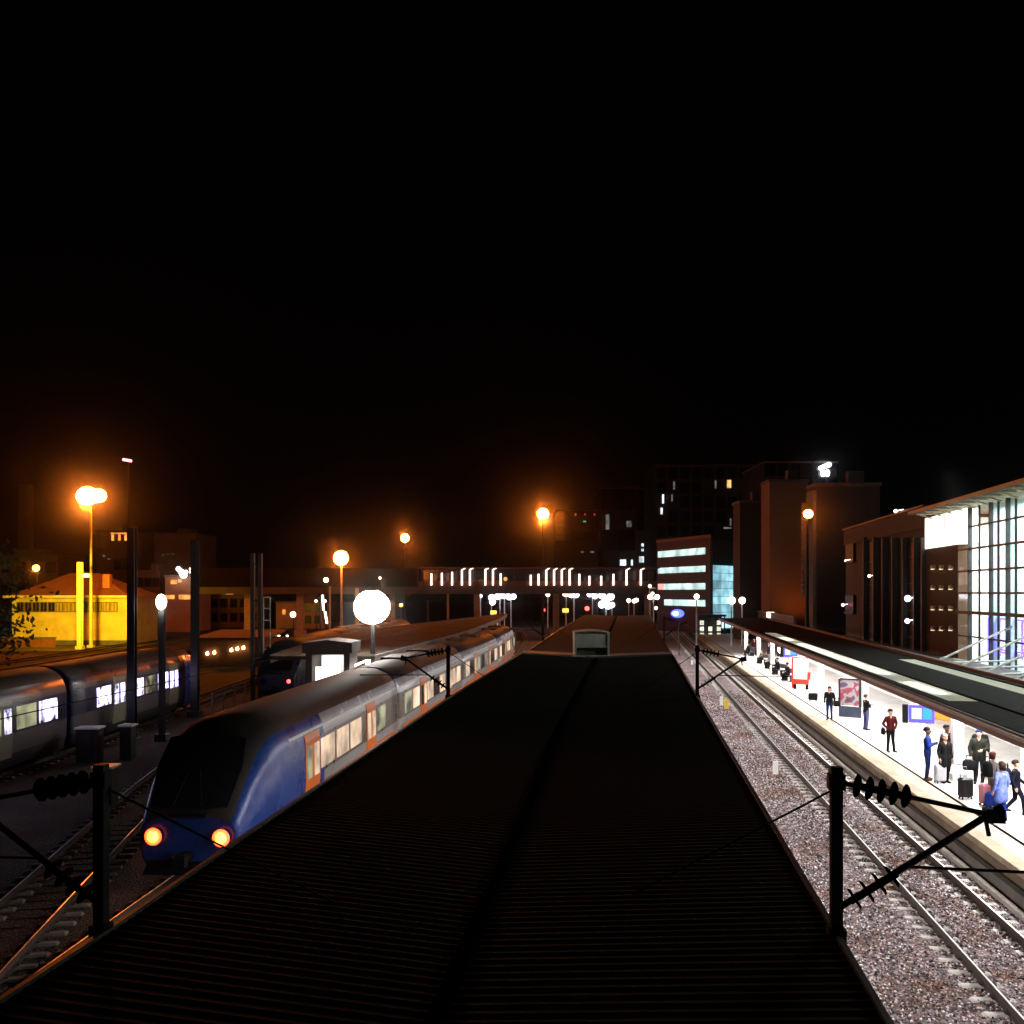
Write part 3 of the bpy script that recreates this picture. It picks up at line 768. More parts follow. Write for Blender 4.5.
# ------------------------------------------------------------------ lamp masts
def light_mast(label, px, py, d, globes, mt, post_m=None, zb=-.3, beam=None):
    """tall post, crossarm and globes enlarged to the size of their glare; the globes themselves are the light"""
    x = AT(px, d); z = ZY(py, d)
    root = thing('lighting_mast', label, 'lighting mast', (x, d, zb))
    mb = MB(); mb.tube((x, d + .3, zb), (x, d + .3, z - .2), .18 + .004 * z, .10, 8); mb.box((x, d + .3, zb + .15), (.8, .8, .3)); part('post', mb, [post_m or M_dsteel], root)
    sp = max(abs(g[0]) for g in globes) + .5
    mb = MB(); mb.tube((x - sp, d + .3, z), (x + sp, d + .3, z), .06, .06, 6); part('crossarm', mb, [M_dsteel], root)
    for ox, oz, r, sx, sz in globes:
        mb = MB(); mb.loft([[(x + ox + q * r * math.cos(a), d + oy, z + oz + q * r * math.sin(a)) for a in [2 * PI * k / 12 for k in range(12)]] for oy, q in ((.62, .3), (.35, .55))])
        h = part('floodlight', mb, [M_dsteel], root)
        mb = MB(); mb.tube((x + ox, d - .05, z + oz + r * sz * .93), (x + ox, d - .05, z + oz + r * sz * 1.16), r * .5, r * .12, 14); part('hood', mb, [M_dsteel], h)
        mb = MB(); mb.sphere((x + ox, d - .05, z + oz), r, 20, 12, 0, (sx, .55, sz)); part('lens', mb, [mt], h)  # lens enlarged to take in the lamp's glare
    if beam: lamp('mast_beam', 'SPOT', (x, d - 1.6, z - 1.4), beam[1], OR, .3, aim=beam[0], parent=root, spot=R(beam[2]), blend=.8)
    return root
OR = (1.0, .22, .022)
OL = (1.0, .20, .020)
light_mast('tall mast with a blazing double orange floodlight above the yellow building', 90, 496, 124, ((-.35, 0, 1.25, 1.15, .98), (1.15, .05, 1.0, 1.05, .9)), emit('sodium_a', OL, 250), M_post, -.3, ((-46, 92, 0), 20000, 95))
light_mast('orange floodlight mast directly above the blazing white floodlight', 341, 558, 110, ((0, 0, .85, 1.0, 1.0),), emit('sodium_b', OL, 280), M_post)
light_mast('small far orange floodlight mast left of the footbridge end', 405, 538, 168, ((0, 0, .72, 1.0, 1.0),), emit('sodium_c', OL, 420), None)
light_mast('high orange floodlight mast standing alone above the middle of the footbridge', 543, 514, 158, ((0, 0, .95, 1.0, 1.0),), emit('sodium_d', OL, 340), None, -.3, ((3, 112, 3), 11000, 80))
light_mast('orange lamp mast in front of the tall brown blocks at right', 808, 514, 95, ((0, 0, .44, 1.1, 1.0),), emit('sodium_e', OL, 90))
light_mast('blazing white round floodlight on a mast over the left platform', 372, 607, 52, ((0, 0, .95, 1.06, 1.0),), emit('white_glare_globe', (1.0, .95, .88), 58), None, .55)
light_mast('small white floodlight under the left platform canopy edge', 372, 663, 54.5, ((0, 0, .34, 1.0, 1.0),), emit('small_white_flood', (1.0, .97, .95), 60), None, .55)

# ------------------------------------------------------------------ platform canopy 2
d2 = [50.5] + list(range(54, 150, 6)) + [150]
cr = lambda d: trk_x(TA, d) - 2.15
cl = lambda d: trk_x(TB, d) + 1.9 if d < 90 else trk_x(TA, d) - 2.15 - (float(np.interp(d, [90, 150], [9.4, .6])))
c2 = thing('platform_canopy', 'long left platform canopy with an orange lit roof ending under the footbridge', 'canopy', (cr(80) - 3, 80, .55))
def slab(fl, fr, z0, z1, dd):
    m_ = MB(); m_.loft([[(fl(d), d, z0), (fr(d), d, z0), (fr(d), d, z1), (fl(d), d, z1)] for d in dd]); return m_
part('roof', slab(cl, cr, 3.42, 3.62, d2), [mat('worn_roof_felt', (0.075, 0.06, 0.045), .9, 0, .5, .3, spec=.1)], c2)
part('fascia', slab(cr, lambda d: cr(d) + .06, 3.22, 3.68, d2), [mat('white_fascia', (.7, .68, .7), .5, 0, .2, .3)], c2)
part('fascia', slab(lambda d: cl(d) - .06, cl, 3.22, 3.68, d2), [M_dsteel], c2)
for d in range(50, 146, 8):
    mb = MB(); xm = cr(d) - min(2.6, (cr(d) - cl(d)) / 2); mb.tube((xm, d, .55), (xm, d, 3.42), .12, .12, 8); mb.box((xm, d, 3.34), (1.6, .12, .14)); part('column', mb, [M_white], c2)
for d in range(50, 146, 12):
    mb = MB(); mb.tube((cr(d) - .5, d - 2.5, 3.36), (cr(d + 1) - .5, d + 2.5, 3.36), .05, .05, 6); part('light_tube', mb, [M_tube], c2)
    lamp('canopy_light', 'AREA', (cr(d) - .6, d, 3.30), 60, (1, .93, .88), .3, 8, parent=c2)

# white lit waiting shelter at the near end of that platform
sx_, sd = AT(328, 47.5), 47.5
sh = thing('waiting_shelter', 'beige framed waiting shelter glowing white inside at the near end of the left platform', 'shelter', (sx_, sd, .55))
M_beige = mat('beige_cladding', (0.06, 0.045, 0.035), .8, 0, .2, 1.5)
mb = MB()
mb.bb(sx_ - 1.15, sx_ - .82, sd, sd + 2.4, .55, 3.98); mb.bb(sx_ + .80, sx_ + 1.1, sd, sd + 2.4, .55, 3.98); mb.bb(sx_ - .82, sx_ + .80, sd, sd + .2, 3.90, 3.98)
part('wall', mb, [M_beige], sh)
mb = MB(); mb.loft([[(sx_ - 1.3, y, 3.985), (sx_ + 1.25, y, 3.985), (sx_ + 1.25, y, 4.5), (sx_, y, 4.66), (sx_ - 1.3, y, 4.5)] for y in (sd - .15, sd + 2.5)]); part('roof', mb, [M_beige], sh)
mb = MB(); mb.bb(sx_ - .8, sx_ + .78, sd + 2.2, sd + 2.3, .6, 3.9); part('back_panel', mb, [M_white], sh)
mb = MB(); mb.bb(sx_ - .35, sx_ + .55, sd + .3, sd + .36, 2.35, 3.80); part('light_box', mb, [emit('poster_light_box', (1, .98, .95), 3)], sh)
mb = MB(); mb.bb(sx_ - .7, sx_ - .35, sd + .3, sd + .36, 2.35, 3.25); part('timetable', mb, [MATS['poster_light_box']], sh)
mb = MB(); mb.bb(sx_ - .75, sx_ + .75, sd + .15, sd + .7, .95, 1.05); mb.bb(sx_ - .6, sx_ - .5, sd + .2, sd + .6, .55, .95); mb.bb(sx_ + .5, sx_ + .6, sd + .2, sd + .6, .55, .95); part('bench', mb, [M_white], sh)
lamp('shelter_light', 'AREA', (sx_, sd + 1.2, 3.85), 30, (1, .97, .92), 1.2, 1.6, parent=sh)

# ------------------------------------------------------------------ yellow depot building
yb = thing('depot_building', 'low hip roofed building with a wall lit bright yellow in the left yard', 'building', (-62, 132, -.3))
bx0, bx1, by0, by1, bz = AT(12, 130), AT(127.5, 130), 130.0, 141.0, ZY(597, 130)
M_ywall = mat('ochre_render', (0.72, 0.56, 0.16), .8, 0, .22, .6, .3, 8)
mb = MB(); mb.bb(bx0, bx1, by0, by1, -.3, bz); part('wall', mb, [M_ywall], yb)
mb = MB(); e = .7; zr = ZY(573, 134)
A_ = [(bx0 - e, by0 - e, bz), (bx1 + e, by0 - e, bz), (bx1 + e, by1 + e, bz), (bx0 - e, by1 + e, bz)]
Rg = [(bx0 + 5.5, by0 + 5.5, zr), (bx1 - 6.5, by0 + 5.5, zr)]
mb.add(A_ + Rg, [(0, 1, 5, 4), (1, 2, 5), (2, 3, 4, 5), (3, 0, 4), (3, 2, 1, 0)]); rf = part('roof', mb, [mat('red_roof_tiles', (0.13, 0.045, 0.03), .8, 0, .3, 1.0, .4, 12)], yb)
mb = MB(); mb.bb(bx1 - 4.2, bx1 - 3.2, by0 + 1.6, by0 + 2.5, bz + .8, ZY(574, 131)); part('chimney', mb, [mat('brick', (.42, .15, .08), .8)], rf)
mb = MB(); mb.bb(bx0 - e - .1, bx1 + e + .1, by0 - e - .16, by0 - e - .02, bz - .10, bz + .22); part('gutter', mb, [mat('cream_gutter', (.75, .62, .3), .6)], yb)
M_wd = mat('dark_window_glass', (.02, .018, .015), .1, 0, .2, .5)
M_wl = mat('curtained_window', (.52, .34, .10), .5, 0, .25, 1.2)
for k in range(13):
    a, b = AT(17 + k * 7.8, 130), AT(17 + k * 7.8 + 7.1, 130)
    fm = MB(); z0, z1 = ZY(612, 130), ZY(602, 130)
    for (u0, u1, w0, w1) in ((a, b, z0, z0 + .09), (a, b, z1 - .09, z1), (a, a + .09, z0 + .09, z1 - .09), (b - .09, b, z0 + .09, z1 - .09), ((a + b) / 2 - .04, (a + b) / 2 + .04, z0 + .09, z1 - .09)):
        fm.bb(u0, u1, by0 - .10, by0 + .02, w0, w1)
    wf = part('window', fm, [mat('brown_window_frame', (.16, .09, .03), .6)], yb)
    pm = MB(); pm.bb(a + .09, b - .09, by0 - .04, by0 + .01, z0 + .09, z1 - .09); part('pane', pm, [M_wd if k < 5 else M_wl], wf)
mb = MB(); mb.bb(bx0, bx1, by0 - .12, by0 - .002, -.3, .35); part('plinth', mb, [M_conc_d], yb)
lw = thing('brick_wall', 'low dark red brick wall in front of the yellow building', 'wall', (AT(28, 124), 124, -.3))
mb = MB(); mb.bb(AT(2, 124), AT(54, 124), 124, 124.5, -.3, ZY(638, 124)); part('wall', mb, [mat('dark_brick', (.22, .06, .03), .85, 0, .3, 1.5)], lw)
mb = MB(); mb.bb(AT(2, 124) - .1, AT(54, 124) + .1, 123.9, 124.6, ZY(638, 124), ZY(638, 124) + .12); part('coping', mb, [M_conc_d], lw)
yl = thing('wall_floodlight', 'small orange floodlight on the ochre mast by the yellow building', 'floodlight', (AT(85, 118), 118.5, ZY(574, 118)))
mb = MB(); mb.box((AT(84, 118), 118.4, ZY(574, 118)), (.9, .5, .35), 0, 0, .08); part('housing', mb, [M_dsteel], yl)
mb = MB(); mb.sphere((AT(85, 118), 118.3, ZY(574.6, 118) - .1), .42, 12, 8, 0, (1.3, .8, .6)); part('lens', mb, [M_hot_o], yl)
lamp('wall_floodlight_beam', 'SPOT', (AT(72, 112), 113, 8.5), 24000, (1.0, .66, .03), .6, aim=(AT(72, 130), 130, 2.5), parent=yl, spot=R(96), blend=.7)

# leaves at the left edge of the frame
def tree(label, x, y, zc, rad, n, lsz, leafm, trunkm, zb=-.3, squash=1.0):
    root = thing('tree', label, 'tree', (x, y, zb))
    mb = MB(); mb.tube((x, y, zb), (x + .1, y, zc - rad * .4), .22, .14, 8)
    cl_ = []
    for k in range(16):
        a = random.uniform(0, 2 * PI); el = random.uniform(-.6, 1.1); q = rad * random.uniform(.55, .95)
        p = (x + q * math.cos(a) * math.cos(el), y + q * math.sin(a) * math.cos(el), zc + q * math.sin(el) * squash)
        cl_.append(p); mb.tube((x + .1, y, zc - rad * .5), p, .07, .02, 5)
    part('trunk', mb, [trunkm], root)
    mb = MB()
    for k in range(n):
        c = random.choice(cl_); g_ = rad * .26
        p = Vector((random.gauss(c[0], g_), random.gauss(c[1], g_), random.gauss(c[2], g_ * .8)))
        u = Vector((random.gauss(0, 1), random.gauss(0, 1), random.gauss(0, 1))).normalized(); v = u.orthogonal().normalized(); s_ = lsz * random.uniform(.6, 1.3)
        mb.add([p - u * s_, p - v * s_ * .5, p + u * s_, p + v * s_ * .5], [(0, 1, 2, 3)])
    part('crown', mb, [leafm], root)
M_leaf = mat('dark_leaves', (.045, .07, .02), .7, 0, .4, 3)
M_bark = mat('bark', (.06, .045, .03), .9)
tree('dark leafy tree reaching in at the left edge before the yellow building', AT(-58, 56), 56, ZY(620, 56), 4.7, 9000, .19, M_leaf, M_bark)

# long low shed with a row of orange wall lamps
d = 92
sd_ = thing('depot_shed', 'long low dark shed with a row of round orange wall lamps', 'shed', (AT(225, d), d + 4, -.3))
mb = MB(); mb.bb(AT(196, d), AT(262, d), d, d + 8, -.3, ZY(640, d)); part('wall', mb, [mat('soot_brick', (.10, .05, .03), .85, 0, .3, 1)], sd_)
mb = MB(); mb.loft([[(AT(194, d), y, z0), (AT(264, d), y, z0), (AT(264, d), y, z0 + .25), (AT(194, d), y, z0 + .25)] for y, z0 in ((d - .6, ZY(640, d)), (d + 8.5, ZY(632, d + 8)))]); part('roof', mb, [mat('brown_roof', (.16, .08, .05), .8)], sd_)
for px, py in ((208, 653.5), (215, 652.5), (232, 650), (238, 648.7), (244, 647.7)):
    mb = MB(); mb.sphere((AT(px, d), d - .25, ZY(py, d)), .17, 10, 7); mb.tube((AT(px, d), d, ZY(py, d) + .2), (AT(px, d), d - .25, ZY(py, d) + .15), .03, .03, 5)
    part('wall_lamp', mb, [emit('amber_wall_lamp', (1, .5, .15), 14)], sd_)

# ------------------------------------------------------------------ footbridge
FB = 150.0; fz = lambda py: ZY(py, FB)
fb = thing('footbridge', 'long covered footbridge over the tracks with a row of glowing vertical light bars', 'bridge', (AT(455, FB), FB, -.3))
M_fb = mat('rust_red_steel', (0.14, 0.06, 0.035), .6, .2, .25, .6)
M_fbd = mat('dark_bridge_beam', (0.075, 0.06, 0.05), .7, .1, .3, .5)
xa, xb = AT(418, FB), AT(657, FB); xw = AT(196, FB)
mb = MB(); mb.bb(xw, xb, FB, FB + 4, fz(594), fz(587)); part('deck', mb, [M_fbd], fb)
mb = MB(); mb.bb(xa, xb + .4, FB - .25, FB + 4.3, fz(568.5), fz(567)); part('roof', mb, [M_fb], fb)
mb = MB(); mb.bb(xw, xa - .02, FB - .1, FB + 4, fz(586.9), fz(568)); part('side_wall', mb, [mat('brown_cladding', (.013, .009, .006), .9, 0, .3, .3, spec=.05)], fb)
mb = MB(); mb.bb(xa, xb, FB - .02, FB + .1, fz(586.9), fz(581)); part('parapet', mb, [M_fb], fb)
mb = MB(); mb.bb(xa, xb, FB + 3.8, FB + 3.9, fz(586.9), fz(569)); part('back_wall', mb, [mat('dark_glazing', (.02, .016, .014), .2)], fb)
k = xa
while k < xb:
    mb = MB(); mb.box((k, FB - .1, (fz(587) + fz(568.6)) / 2), (.10, .10, fz(568.6) - fz(587))); part('mullion', mb, [M_fb], fb); k += 3.1
M_bar = emit('bridge_light_bar', (1.0, .72, .62), 3.2)
for px, pt_ in ((431.5, 573.5), (442, 573), (452.2, 572), (462, 570), (470, 569.5), (485.4, 569.5), (493, 569.5), (500.7, 573.5), (530.7, 575), (538.5, 574), (546.2, 570), (554, 570), (561.7, 570), (569.5, 569.5), (579.2, 574), (589.2, 576), (601, 576), (613.2, 574), (626.3, 570), (640.6, 570)):
    mb = MB(); xx = AT(px, FB); mb.tube((xx, FB - .28, fz(585.3)), (xx, FB - .28, fz(pt_)), .15, .15, 8)
    if pt_ < 571: mb.tube((xx, FB - .28, fz(pt_)), (xx + .55, FB - .3, fz(568.3)), .09, .07, 6)
    part('light_bar', mb, [M_bar], fb)
for px in (248, 300, 392, 477, 556, 648):
    mb = MB(); xx = AT(px, FB + 2); mb.bb(xx - .5, xx + .5, FB + 1.5, FB + 2.5, -.3, fz(594)); mb.bb(xx - .9, xx + .9, FB + 1.2, FB + 2.8, -.3, .9); part('pier', mb, [mat('pier_concrete', (.42, .30, .2), .8)], fb)
# stair at the left end
mb = MB(); mb.loft([[(AT(424, FB), FB - .6 + w_, fz(588)), (AT(424, FB), FB - .6 + w_, fz(585)), (AT(408, FB), FB - .6 + w_, fz(592)), (AT(408, FB), FB - .6 + w_, fz(596))] for w_ in (0, .5)]); part('stair', mb, [M_fb], fb)

# ------------------------------------------------------------------ far platform lamps, signals and signs
def globe_post(label, px, py, d, mt, r=.42, pb=None, offs=((0, 0),), power=0, group='globe lamp posts beyond the canopies', zb=-.3):
    x = AT(px, d); z = ZY(py, d)
    root = thing('lamp_post', label, 'lamp post', (x, d, zb), 0, group)
    mb = MB(); mb.tube((x, d, zb), (x, d, z), .13, .08, 6)
    if len(offs) > 1: mb.tube((x + min(o[0] for o in offs), d, z - .3), (x + max(o[0] for o in offs), d, z - .3), .06, .06, 6)
    part('post', mb, [M_white], root)
    for ox, oz in offs:
        mb = MB(); mb.sphere((x + ox, d - .1, z + oz), r, 12, 8); part('globe', mb, [mt], root)
    return root
gp = [
 ('white globe lamp leftmost of the bright cluster under the footbridge', 491.5, 597.5, 185, M_globe, .62, ((0, 0), (.2, -.9))),
 ('twin white globe lamp in the bright cluster under the footbridge', 500, 596.5, 186, M_globe, .62, ((-.5, 0), (.5, .2))),
 ('tallest twin globe lamp in the bright cluster under the footbridge', 504.5, 596, 190, M_globe, .62, ((-.3, .2), (.6, 0))),
 ('white globe lamp rightmost of the bright cluster under the footbridge', 511, 597, 192, M_globe, .6, ((-.4, 0), (.5, .1))),
 ('single small globe lamp left of that bright cluster by the bridge pier', 480.5, 596, 188, M_globe, .36, ((0, 0),)),
 ('single white globe lamp on a tall post between the two clusters', 547.8, 594.5, 190, M_globe_w, .45, ((0, 0),)),
 ('twin globe lamp above the yellow sign beyond the canopy', 566.2, 593.5, 188, M_globe_w, .6, ((-.2, 0), (.6, -.1))),
 ('bright pair of globes right of the yellow sign', 574, 594.5, 190, M_globe, .68, ((-.5, 0), (.4, 0))),
 ('paired globe lamp just right of the red signal', 592.5, 595, 195, M_globe, .62, ((-.6, .2), (.5, -.2))),
 ('large globe cluster above the far end of the canopy', 606, 598, 200, M_globe, .78, ((-.9, .6), (0, -.2), (1.0, .3), (.5, -1.6), (-.9, -1.4))),
 ('low white globe lamp at the right of the large globe cluster', 612, 605, 198, M_globe, .6, ((0, 0), (-1.2, .2))),
 ('slim globe lamp left of the lit office building', 628.7, 600.5, 185, M_globe_w, .42, ((0, 0),)),
 ('slim globe lamp beside the tiny purple light', 634, 601, 190, M_globe_w, .42, ((0, 0), (.5, .2))),
 ('twin globe lamp in front of the lowest lit office windows', 653.5, 597, 120, M_globe_w, .34, ((-.45, 0), (.45, 0))),
 ('pink white globe lamp before the lowest office window strip', 696.5, 596.5, 122, M_globe_w, .36, ((0, 0),)),
 ('large white globe lamp before the cyan glazed office corner', 731.5, 600.5, 112, M_globe, .46, ((0, 0),)),
 ('large warm globe lamp beside the dark brown block', 742, 600.5, 113, M_globe_w, .42, ((0, 0),)),
 ('tiny warm globe lamp below the right end of the footbridge', 649.7, 586, 135, M_globe_w, .24, ((0, 0), (.4, -1.1), (.9, -3.2)))]
for l, px, py, d, m_, r_, of in gp: globe_post(l, px, py, d, m_, r_, None, of)
def signal(label, px, py, d, r):
    x, z = AT(px, d), ZY(py, d); root = thing('railway_signal', label, 'signal', (x, d, -.3), 0, 'red railway signals')
    mb = MB(); mb.tube((x, d + .1, -.3), (x, d + .1, z - .4), .08, .08, 6); part('post', mb, [M_dsteel], root)
    mb = MB(); mb.box((x, d + .1, z + .2), (r * 4, .3, r * 7), 0, 0, .05); part('head', mb, [M_black], root)
    mb = MB(); mb.sphere((x, d - .08, z), r, 10, 7); part('lens', mb, [M_red], root)
signal('larger red signal above the far end of the canopy', 587, 608.5, 150, .36)
signal('smaller red signal over the curving rails', 544, 610, 165, .24)
M_ysign = emit('yellow_lit_sign', (1, .78, .12), 1.4)
for l, px, py, d in (('yellow lit platform sign under the left globe cluster', 493.5, 612.5, 165), ('yellow lit platform sign under the twin globe lamp', 565.5, 610.5, 165)):
    x, z = AT(px, d), ZY(py, d); root = thing('platform_sign', l, 'sign', (x, d, .55), 0, 'yellow platform signs')
    mb = MB(); mb.tube((x, d + .1, .55), (x, d + .1, z - .3), .07, .07, 6); part('post', mb, [M_white], root)
    mb = MB(); mb.box((x, d, z), (1.1, .12, .72), 0, 0, .04); part('board', mb, [M_ysign], root)
# ================================================================== RIGHT PLATFORM ROOF
zr_ = lambda s: 3.50 + .0065 * (s - 22)
pr = thing('platform_roof', 'long low dark roof over the crowded white platform in front of the station', 'canopy', TS(11.4, 40, .55))
M_proof = mat('dark_roof_metal', (0.014, 0.015, 0.014), .85, .0, .2, .5, spec=.04)
M_sky = translucent('wired_roof_glass', (.86, .95, .80))
def tstrip(t0, t1, s0, s1, dz0, dz1, step=4.0):
    n = max(1, int((s1 - s0) / step)); m_ = MB()
    m_.loft([[TS(t0, s, zr_(s) + dz0), TS(t1, s, zr_(s) + dz0), TS(t1, s, zr_(s) + dz1), TS(t0, s, zr_(s) + dz1)] for s in [s0 + (s1 - s0) * k / n for k in range(n + 1)]])
    return m_
def tsheet(t0, t1, s0, s1, dz):
    m_ = MB(); n = 12
    m_.loft([[TS(t0, s, zr_(s) + dz), TS(t1, s, zr_(s) + dz)] for s in [s0 + (s1 - s0) * k / n for k in range(n + 1)]], 0, False, False); return m_
RS0, RS1 = -2, 104
part('roof', tstrip(9.15, 9.48, RS0, RS1, .14, .22), [M_proof], pr)
part('roof', tstrip(10.42, 12.3, RS0, RS1, .14, .26), [M_proof], pr)
part('roof', tstrip(13.3, 13.62, RS0, RS1, .14, .24), [M_proof], pr)
part('skylight', tsheet(9.482, 10.418, 30, 72, .19), [M_sky], pr)
part('roof', tstrip(9.482, 10.418, RS0, 29.99, .14, .215), [M_proof], pr)
part('roof', tstrip(9.482, 10.418, 72.01, RS1, .14, .215), [M_proof], pr)
part('skylight', tsheet(12.302, 13.298, 22, 47, .19), [M_sky], pr)
part('roof', tstrip(12.302, 13.298, RS0, 21.99, .14, .215), [M_proof], pr)
part('roof', tstrip(12.302, 13.298, 47.01, RS1, .14, .215), [M_proof], pr)
M_fas = mat('brown_fascia_paint', (.12, .07, .055), .55, .1, .25, .8)
part('fascia', tstrip(9.05, 9.145, RS0, RS1, -.10, .20), [M_fas], pr)
part('gutter', tstrip(8.93, 9.045, RS0, RS1, .08, .16), [mat('pale_gutter', (.40, .30, .27), .5)], pr)
part('fascia', tstrip(13.63, 13.9, RS0, RS1, .0, .36), [M_fas], pr)
for s in np.arange(20, 60, 1.1):
    m_ = tstrip(13.91, 13.93, s, s + .5, .10, .22); part('rail_panel', m_, [M_white], pr) if s < 60 else None
m_ = MB(); m_.loft([[TS(9.2, RS1 + .0, zr_(RS1) + .14), TS(13.6, RS1 + .0, zr_(RS1) + .14), TS(13.6, RS1 + .0, zr_(RS1) - .1), TS(9.2, RS1, zr_(RS1) - .1)], [TS(9.2, RS1 + .1, zr_(RS1) + .14), TS(13.6, RS1 + .1, zr_(RS1) + .14), TS(13.6, RS1 + .1, zr_(RS1) - .1), TS(9.2, RS1 + .1, zr_(RS1) - .1)]]); part('fascia', m_, [M_fas], pr)
for s in range(1, 104, 6):
    m_ = MB(); m_.box((*TS(11.4, s)[:2], zr_(s) + .07), (4.3, .12, .12), TRK_RZ); part('beam', m_, [M_white], pr)
for s, t in ((20, 12.6), (31.6, 12.4), (34.2, 11.1), (42.5, 12.3), (52, 12.2), (62, 11.8), (72, 11.6), (80, 11.3), (88, 11.2), (98, 11.2)):
    m_ = MB(); m_.box((*TS(t, s)[:2], (.55 + zr_(s)) / 2 + .28), (.34, .34, zr_(s) - .55 - .5), TRK_RZ, 0, .04); m_.box((*TS(t, s)[:2], .66), (.44, .44, .24), TRK_RZ, 1)
    m_.box((*TS(t, s)[:2], zr_(s) - .02), (.6, .6, .06), TRK_RZ)
    part('column', m_, [M_white, M_white], pr)
P1_LIGHT = 980
for s in range(4, 102, 10):
    for t in (9.95, 11.6):
        hl = 5.0 if (t < 10 and 40 < s < 60) else 2.0  # front tubes set under the skylight, some lengthened, to brighten it
        m_ = MB(); m_.tube(TS(t, s - hl, zr_(s - hl) + .03), TS(t, s + hl, zr_(s + hl) + .03), .04, .04, 6); part('light_tube', m_, [M_tube], pr)
    lamp('platform_light', 'AREA', TS(11.3, s, zr_(s) - .06), P1_LIGHT, (1, .955, .94), 1.6, 8.5, parent=pr, rz=TRK_RZ)

# ================================================================== STATION BUILDING
TF = 17.2
def SF(px): d = TF / (TC * (px - CX) / F - TSN); return AT(px, d) * TSN + d * TC
def DF(px): return TF / (TC * (px - CX) / F - TSN)
def ZF(px, py): return ZY(py, DF(px))
def fbox(t0, t1, s0, s1, z0, z1, mb_=None, mi=0):
    m_ = mb_ or MB()
    vs = [TS(t, s, z) for z in (z0, z1) for t, s in ((t0, s0), (t1, s0), (t1, s1), (t0, s1))]
    m_.add(vs, [(3, 2, 1, 0), (4, 5, 6, 7), (0, 1, 5, 4), (1, 2, 6, 5), (2, 3, 7, 6), (3, 0, 4, 7)], mi); return m_
st = thing('station_building', 'station building with a brightly lit glass hall, brown panel and dark ribbed wing', 'building', TS(22, 58, .55))
sA, sB, sC, sD, sE = 30.0, SF(958), SF(926), SF(866), SF(844)     # glass hall start .. panel .. wing .. plain end
ZT = 11.5
M_brown = mat('brown_stone_panel', (.07, .036, .020), .75, 0, .15, .6, spec=.2)
M_wing = mat('dull_brown_panel', (.022, .015, .011), .7, 0, .2, .7, spec=.2)
M_fin = mat('pale_fin', (.065, .055, .045), .6, 0, .1, 1)
M_hallw = mat('hall_wall', (.78, .78, .74), .7, 0, .05, .5)
part('panel', fbox(TF, TF + .5, sB, sC, .55, ZF(926, 549)), [M_brown], st)
part('white_band', fbox(TF - .06, TF + .5, SF(968), sC, ZF(940, 547), ZT), [emit('glowing_white_band', (1, .97, .88), 1.7, (.8, .8, .78), .25, .5)], st)  # wall band made to glow in place of lamps under the eave
m_ = MB()
for k in range(3): fbox(TF - .09, TF - .065, sC - 1.4 - k * 2.2, sC - 1.44 - k * 2.2, ZT - .9, ZT - .02, m_)
part('band_seam', m_, [M_steel], st)
for r_, py in enumerate((567, 587, 607.5, 628)):
    for px in (935, 943.5, 953):
        s = SF(px); z = ZF(px, py); m_ = MB(); m_.box(TS(TF - .10, s, z), (.2, .34, .22), TRK_RZ, 0, .03); m_.box(TS(TF - .14, s, z - .13), (.14, .26, .05), TRK_RZ, 1)
        part('wall_light', m_, [mat('light_housing', (.55, .42, .3), .5), emit('warm_wall_light', (1, .75, .45), 1.2)], st)
# wing with fins
part('wall', fbox(TF + .15, TF + 8, sC + .01, sE, .55, ZF(880, 524)), [M_wing], st)
part('attic', fbox(TF, TF + 8.2, sC + .01, sE + .1, ZF(900, 533), ZF(900, 514)), [mat('attic_panel', (.026, .018, .014), .7, 0, .15, .6, spec=.2)], st)
M_dglass = mat('dark_wing_glass', (.012, .013, .015), .45, 0, .2, .6, spec=.08)
pxs = [866.5, 876.5, 885.5, 895.5, 906, 917.5, 925.5]
for px in pxs:
    s = SF(px); part('fin', fbox(TF - .25, TF + .14, s - .10, s + .10, .55, ZF(px, 536) - .1), [M_fin], st)
for a, b in ((866.5, 876.5), (906, 917.5), (917.5, 925.5)):
    part('window', fbox(TF + .05, TF + .14, SF(b) + .12, SF(a) - .12, 1.2, ZF(a, 537) - .4), [M_dglass], st)
    for z in (2.5, 4.2, 5.9, 7.6, 9.3): part('glazing_bar', fbox(TF, TF + .045, SF(b) + .12, SF(a) - .12, z, z + .07), [M_fin], st)
for py in (560, 611):
    s0, s1 = SF(853.5), SF(845.5); z = ZF(849, py)
    part('window', fbox(TF - .02, TF + .14, s0, s1, z - .1, z + 1.3), [M_dglass], st)
    part('sill', fbox(TF - .12, TF + .14, s0 - .1, s1 + .1, z - .22, z - .105), [M_fin], st)
for px, py, r_, m__ in ((875, 576, .11, M_globe_w), (914.5, 598.5, .20, M_globe), (914, 621, .15, M_globe), (848, 605, .13, emit('pink_lamp', (1, .25, .4), 8)), (902, 511, .12, M_globe_w), (850.5, 560.5, .07, M_globe_w)):
    m_ = MB(); m_.sphere(TS(TF - .4, SF(px), ZF(px, py)), r_, 10, 7); m_.tube(TS(TF - .4, SF(px), ZF(px, py)), TS(TF + .1, SF(px), ZF(px, py) + .1), .025, .025, 5); part('wall_lamp', m_, [m__], st)
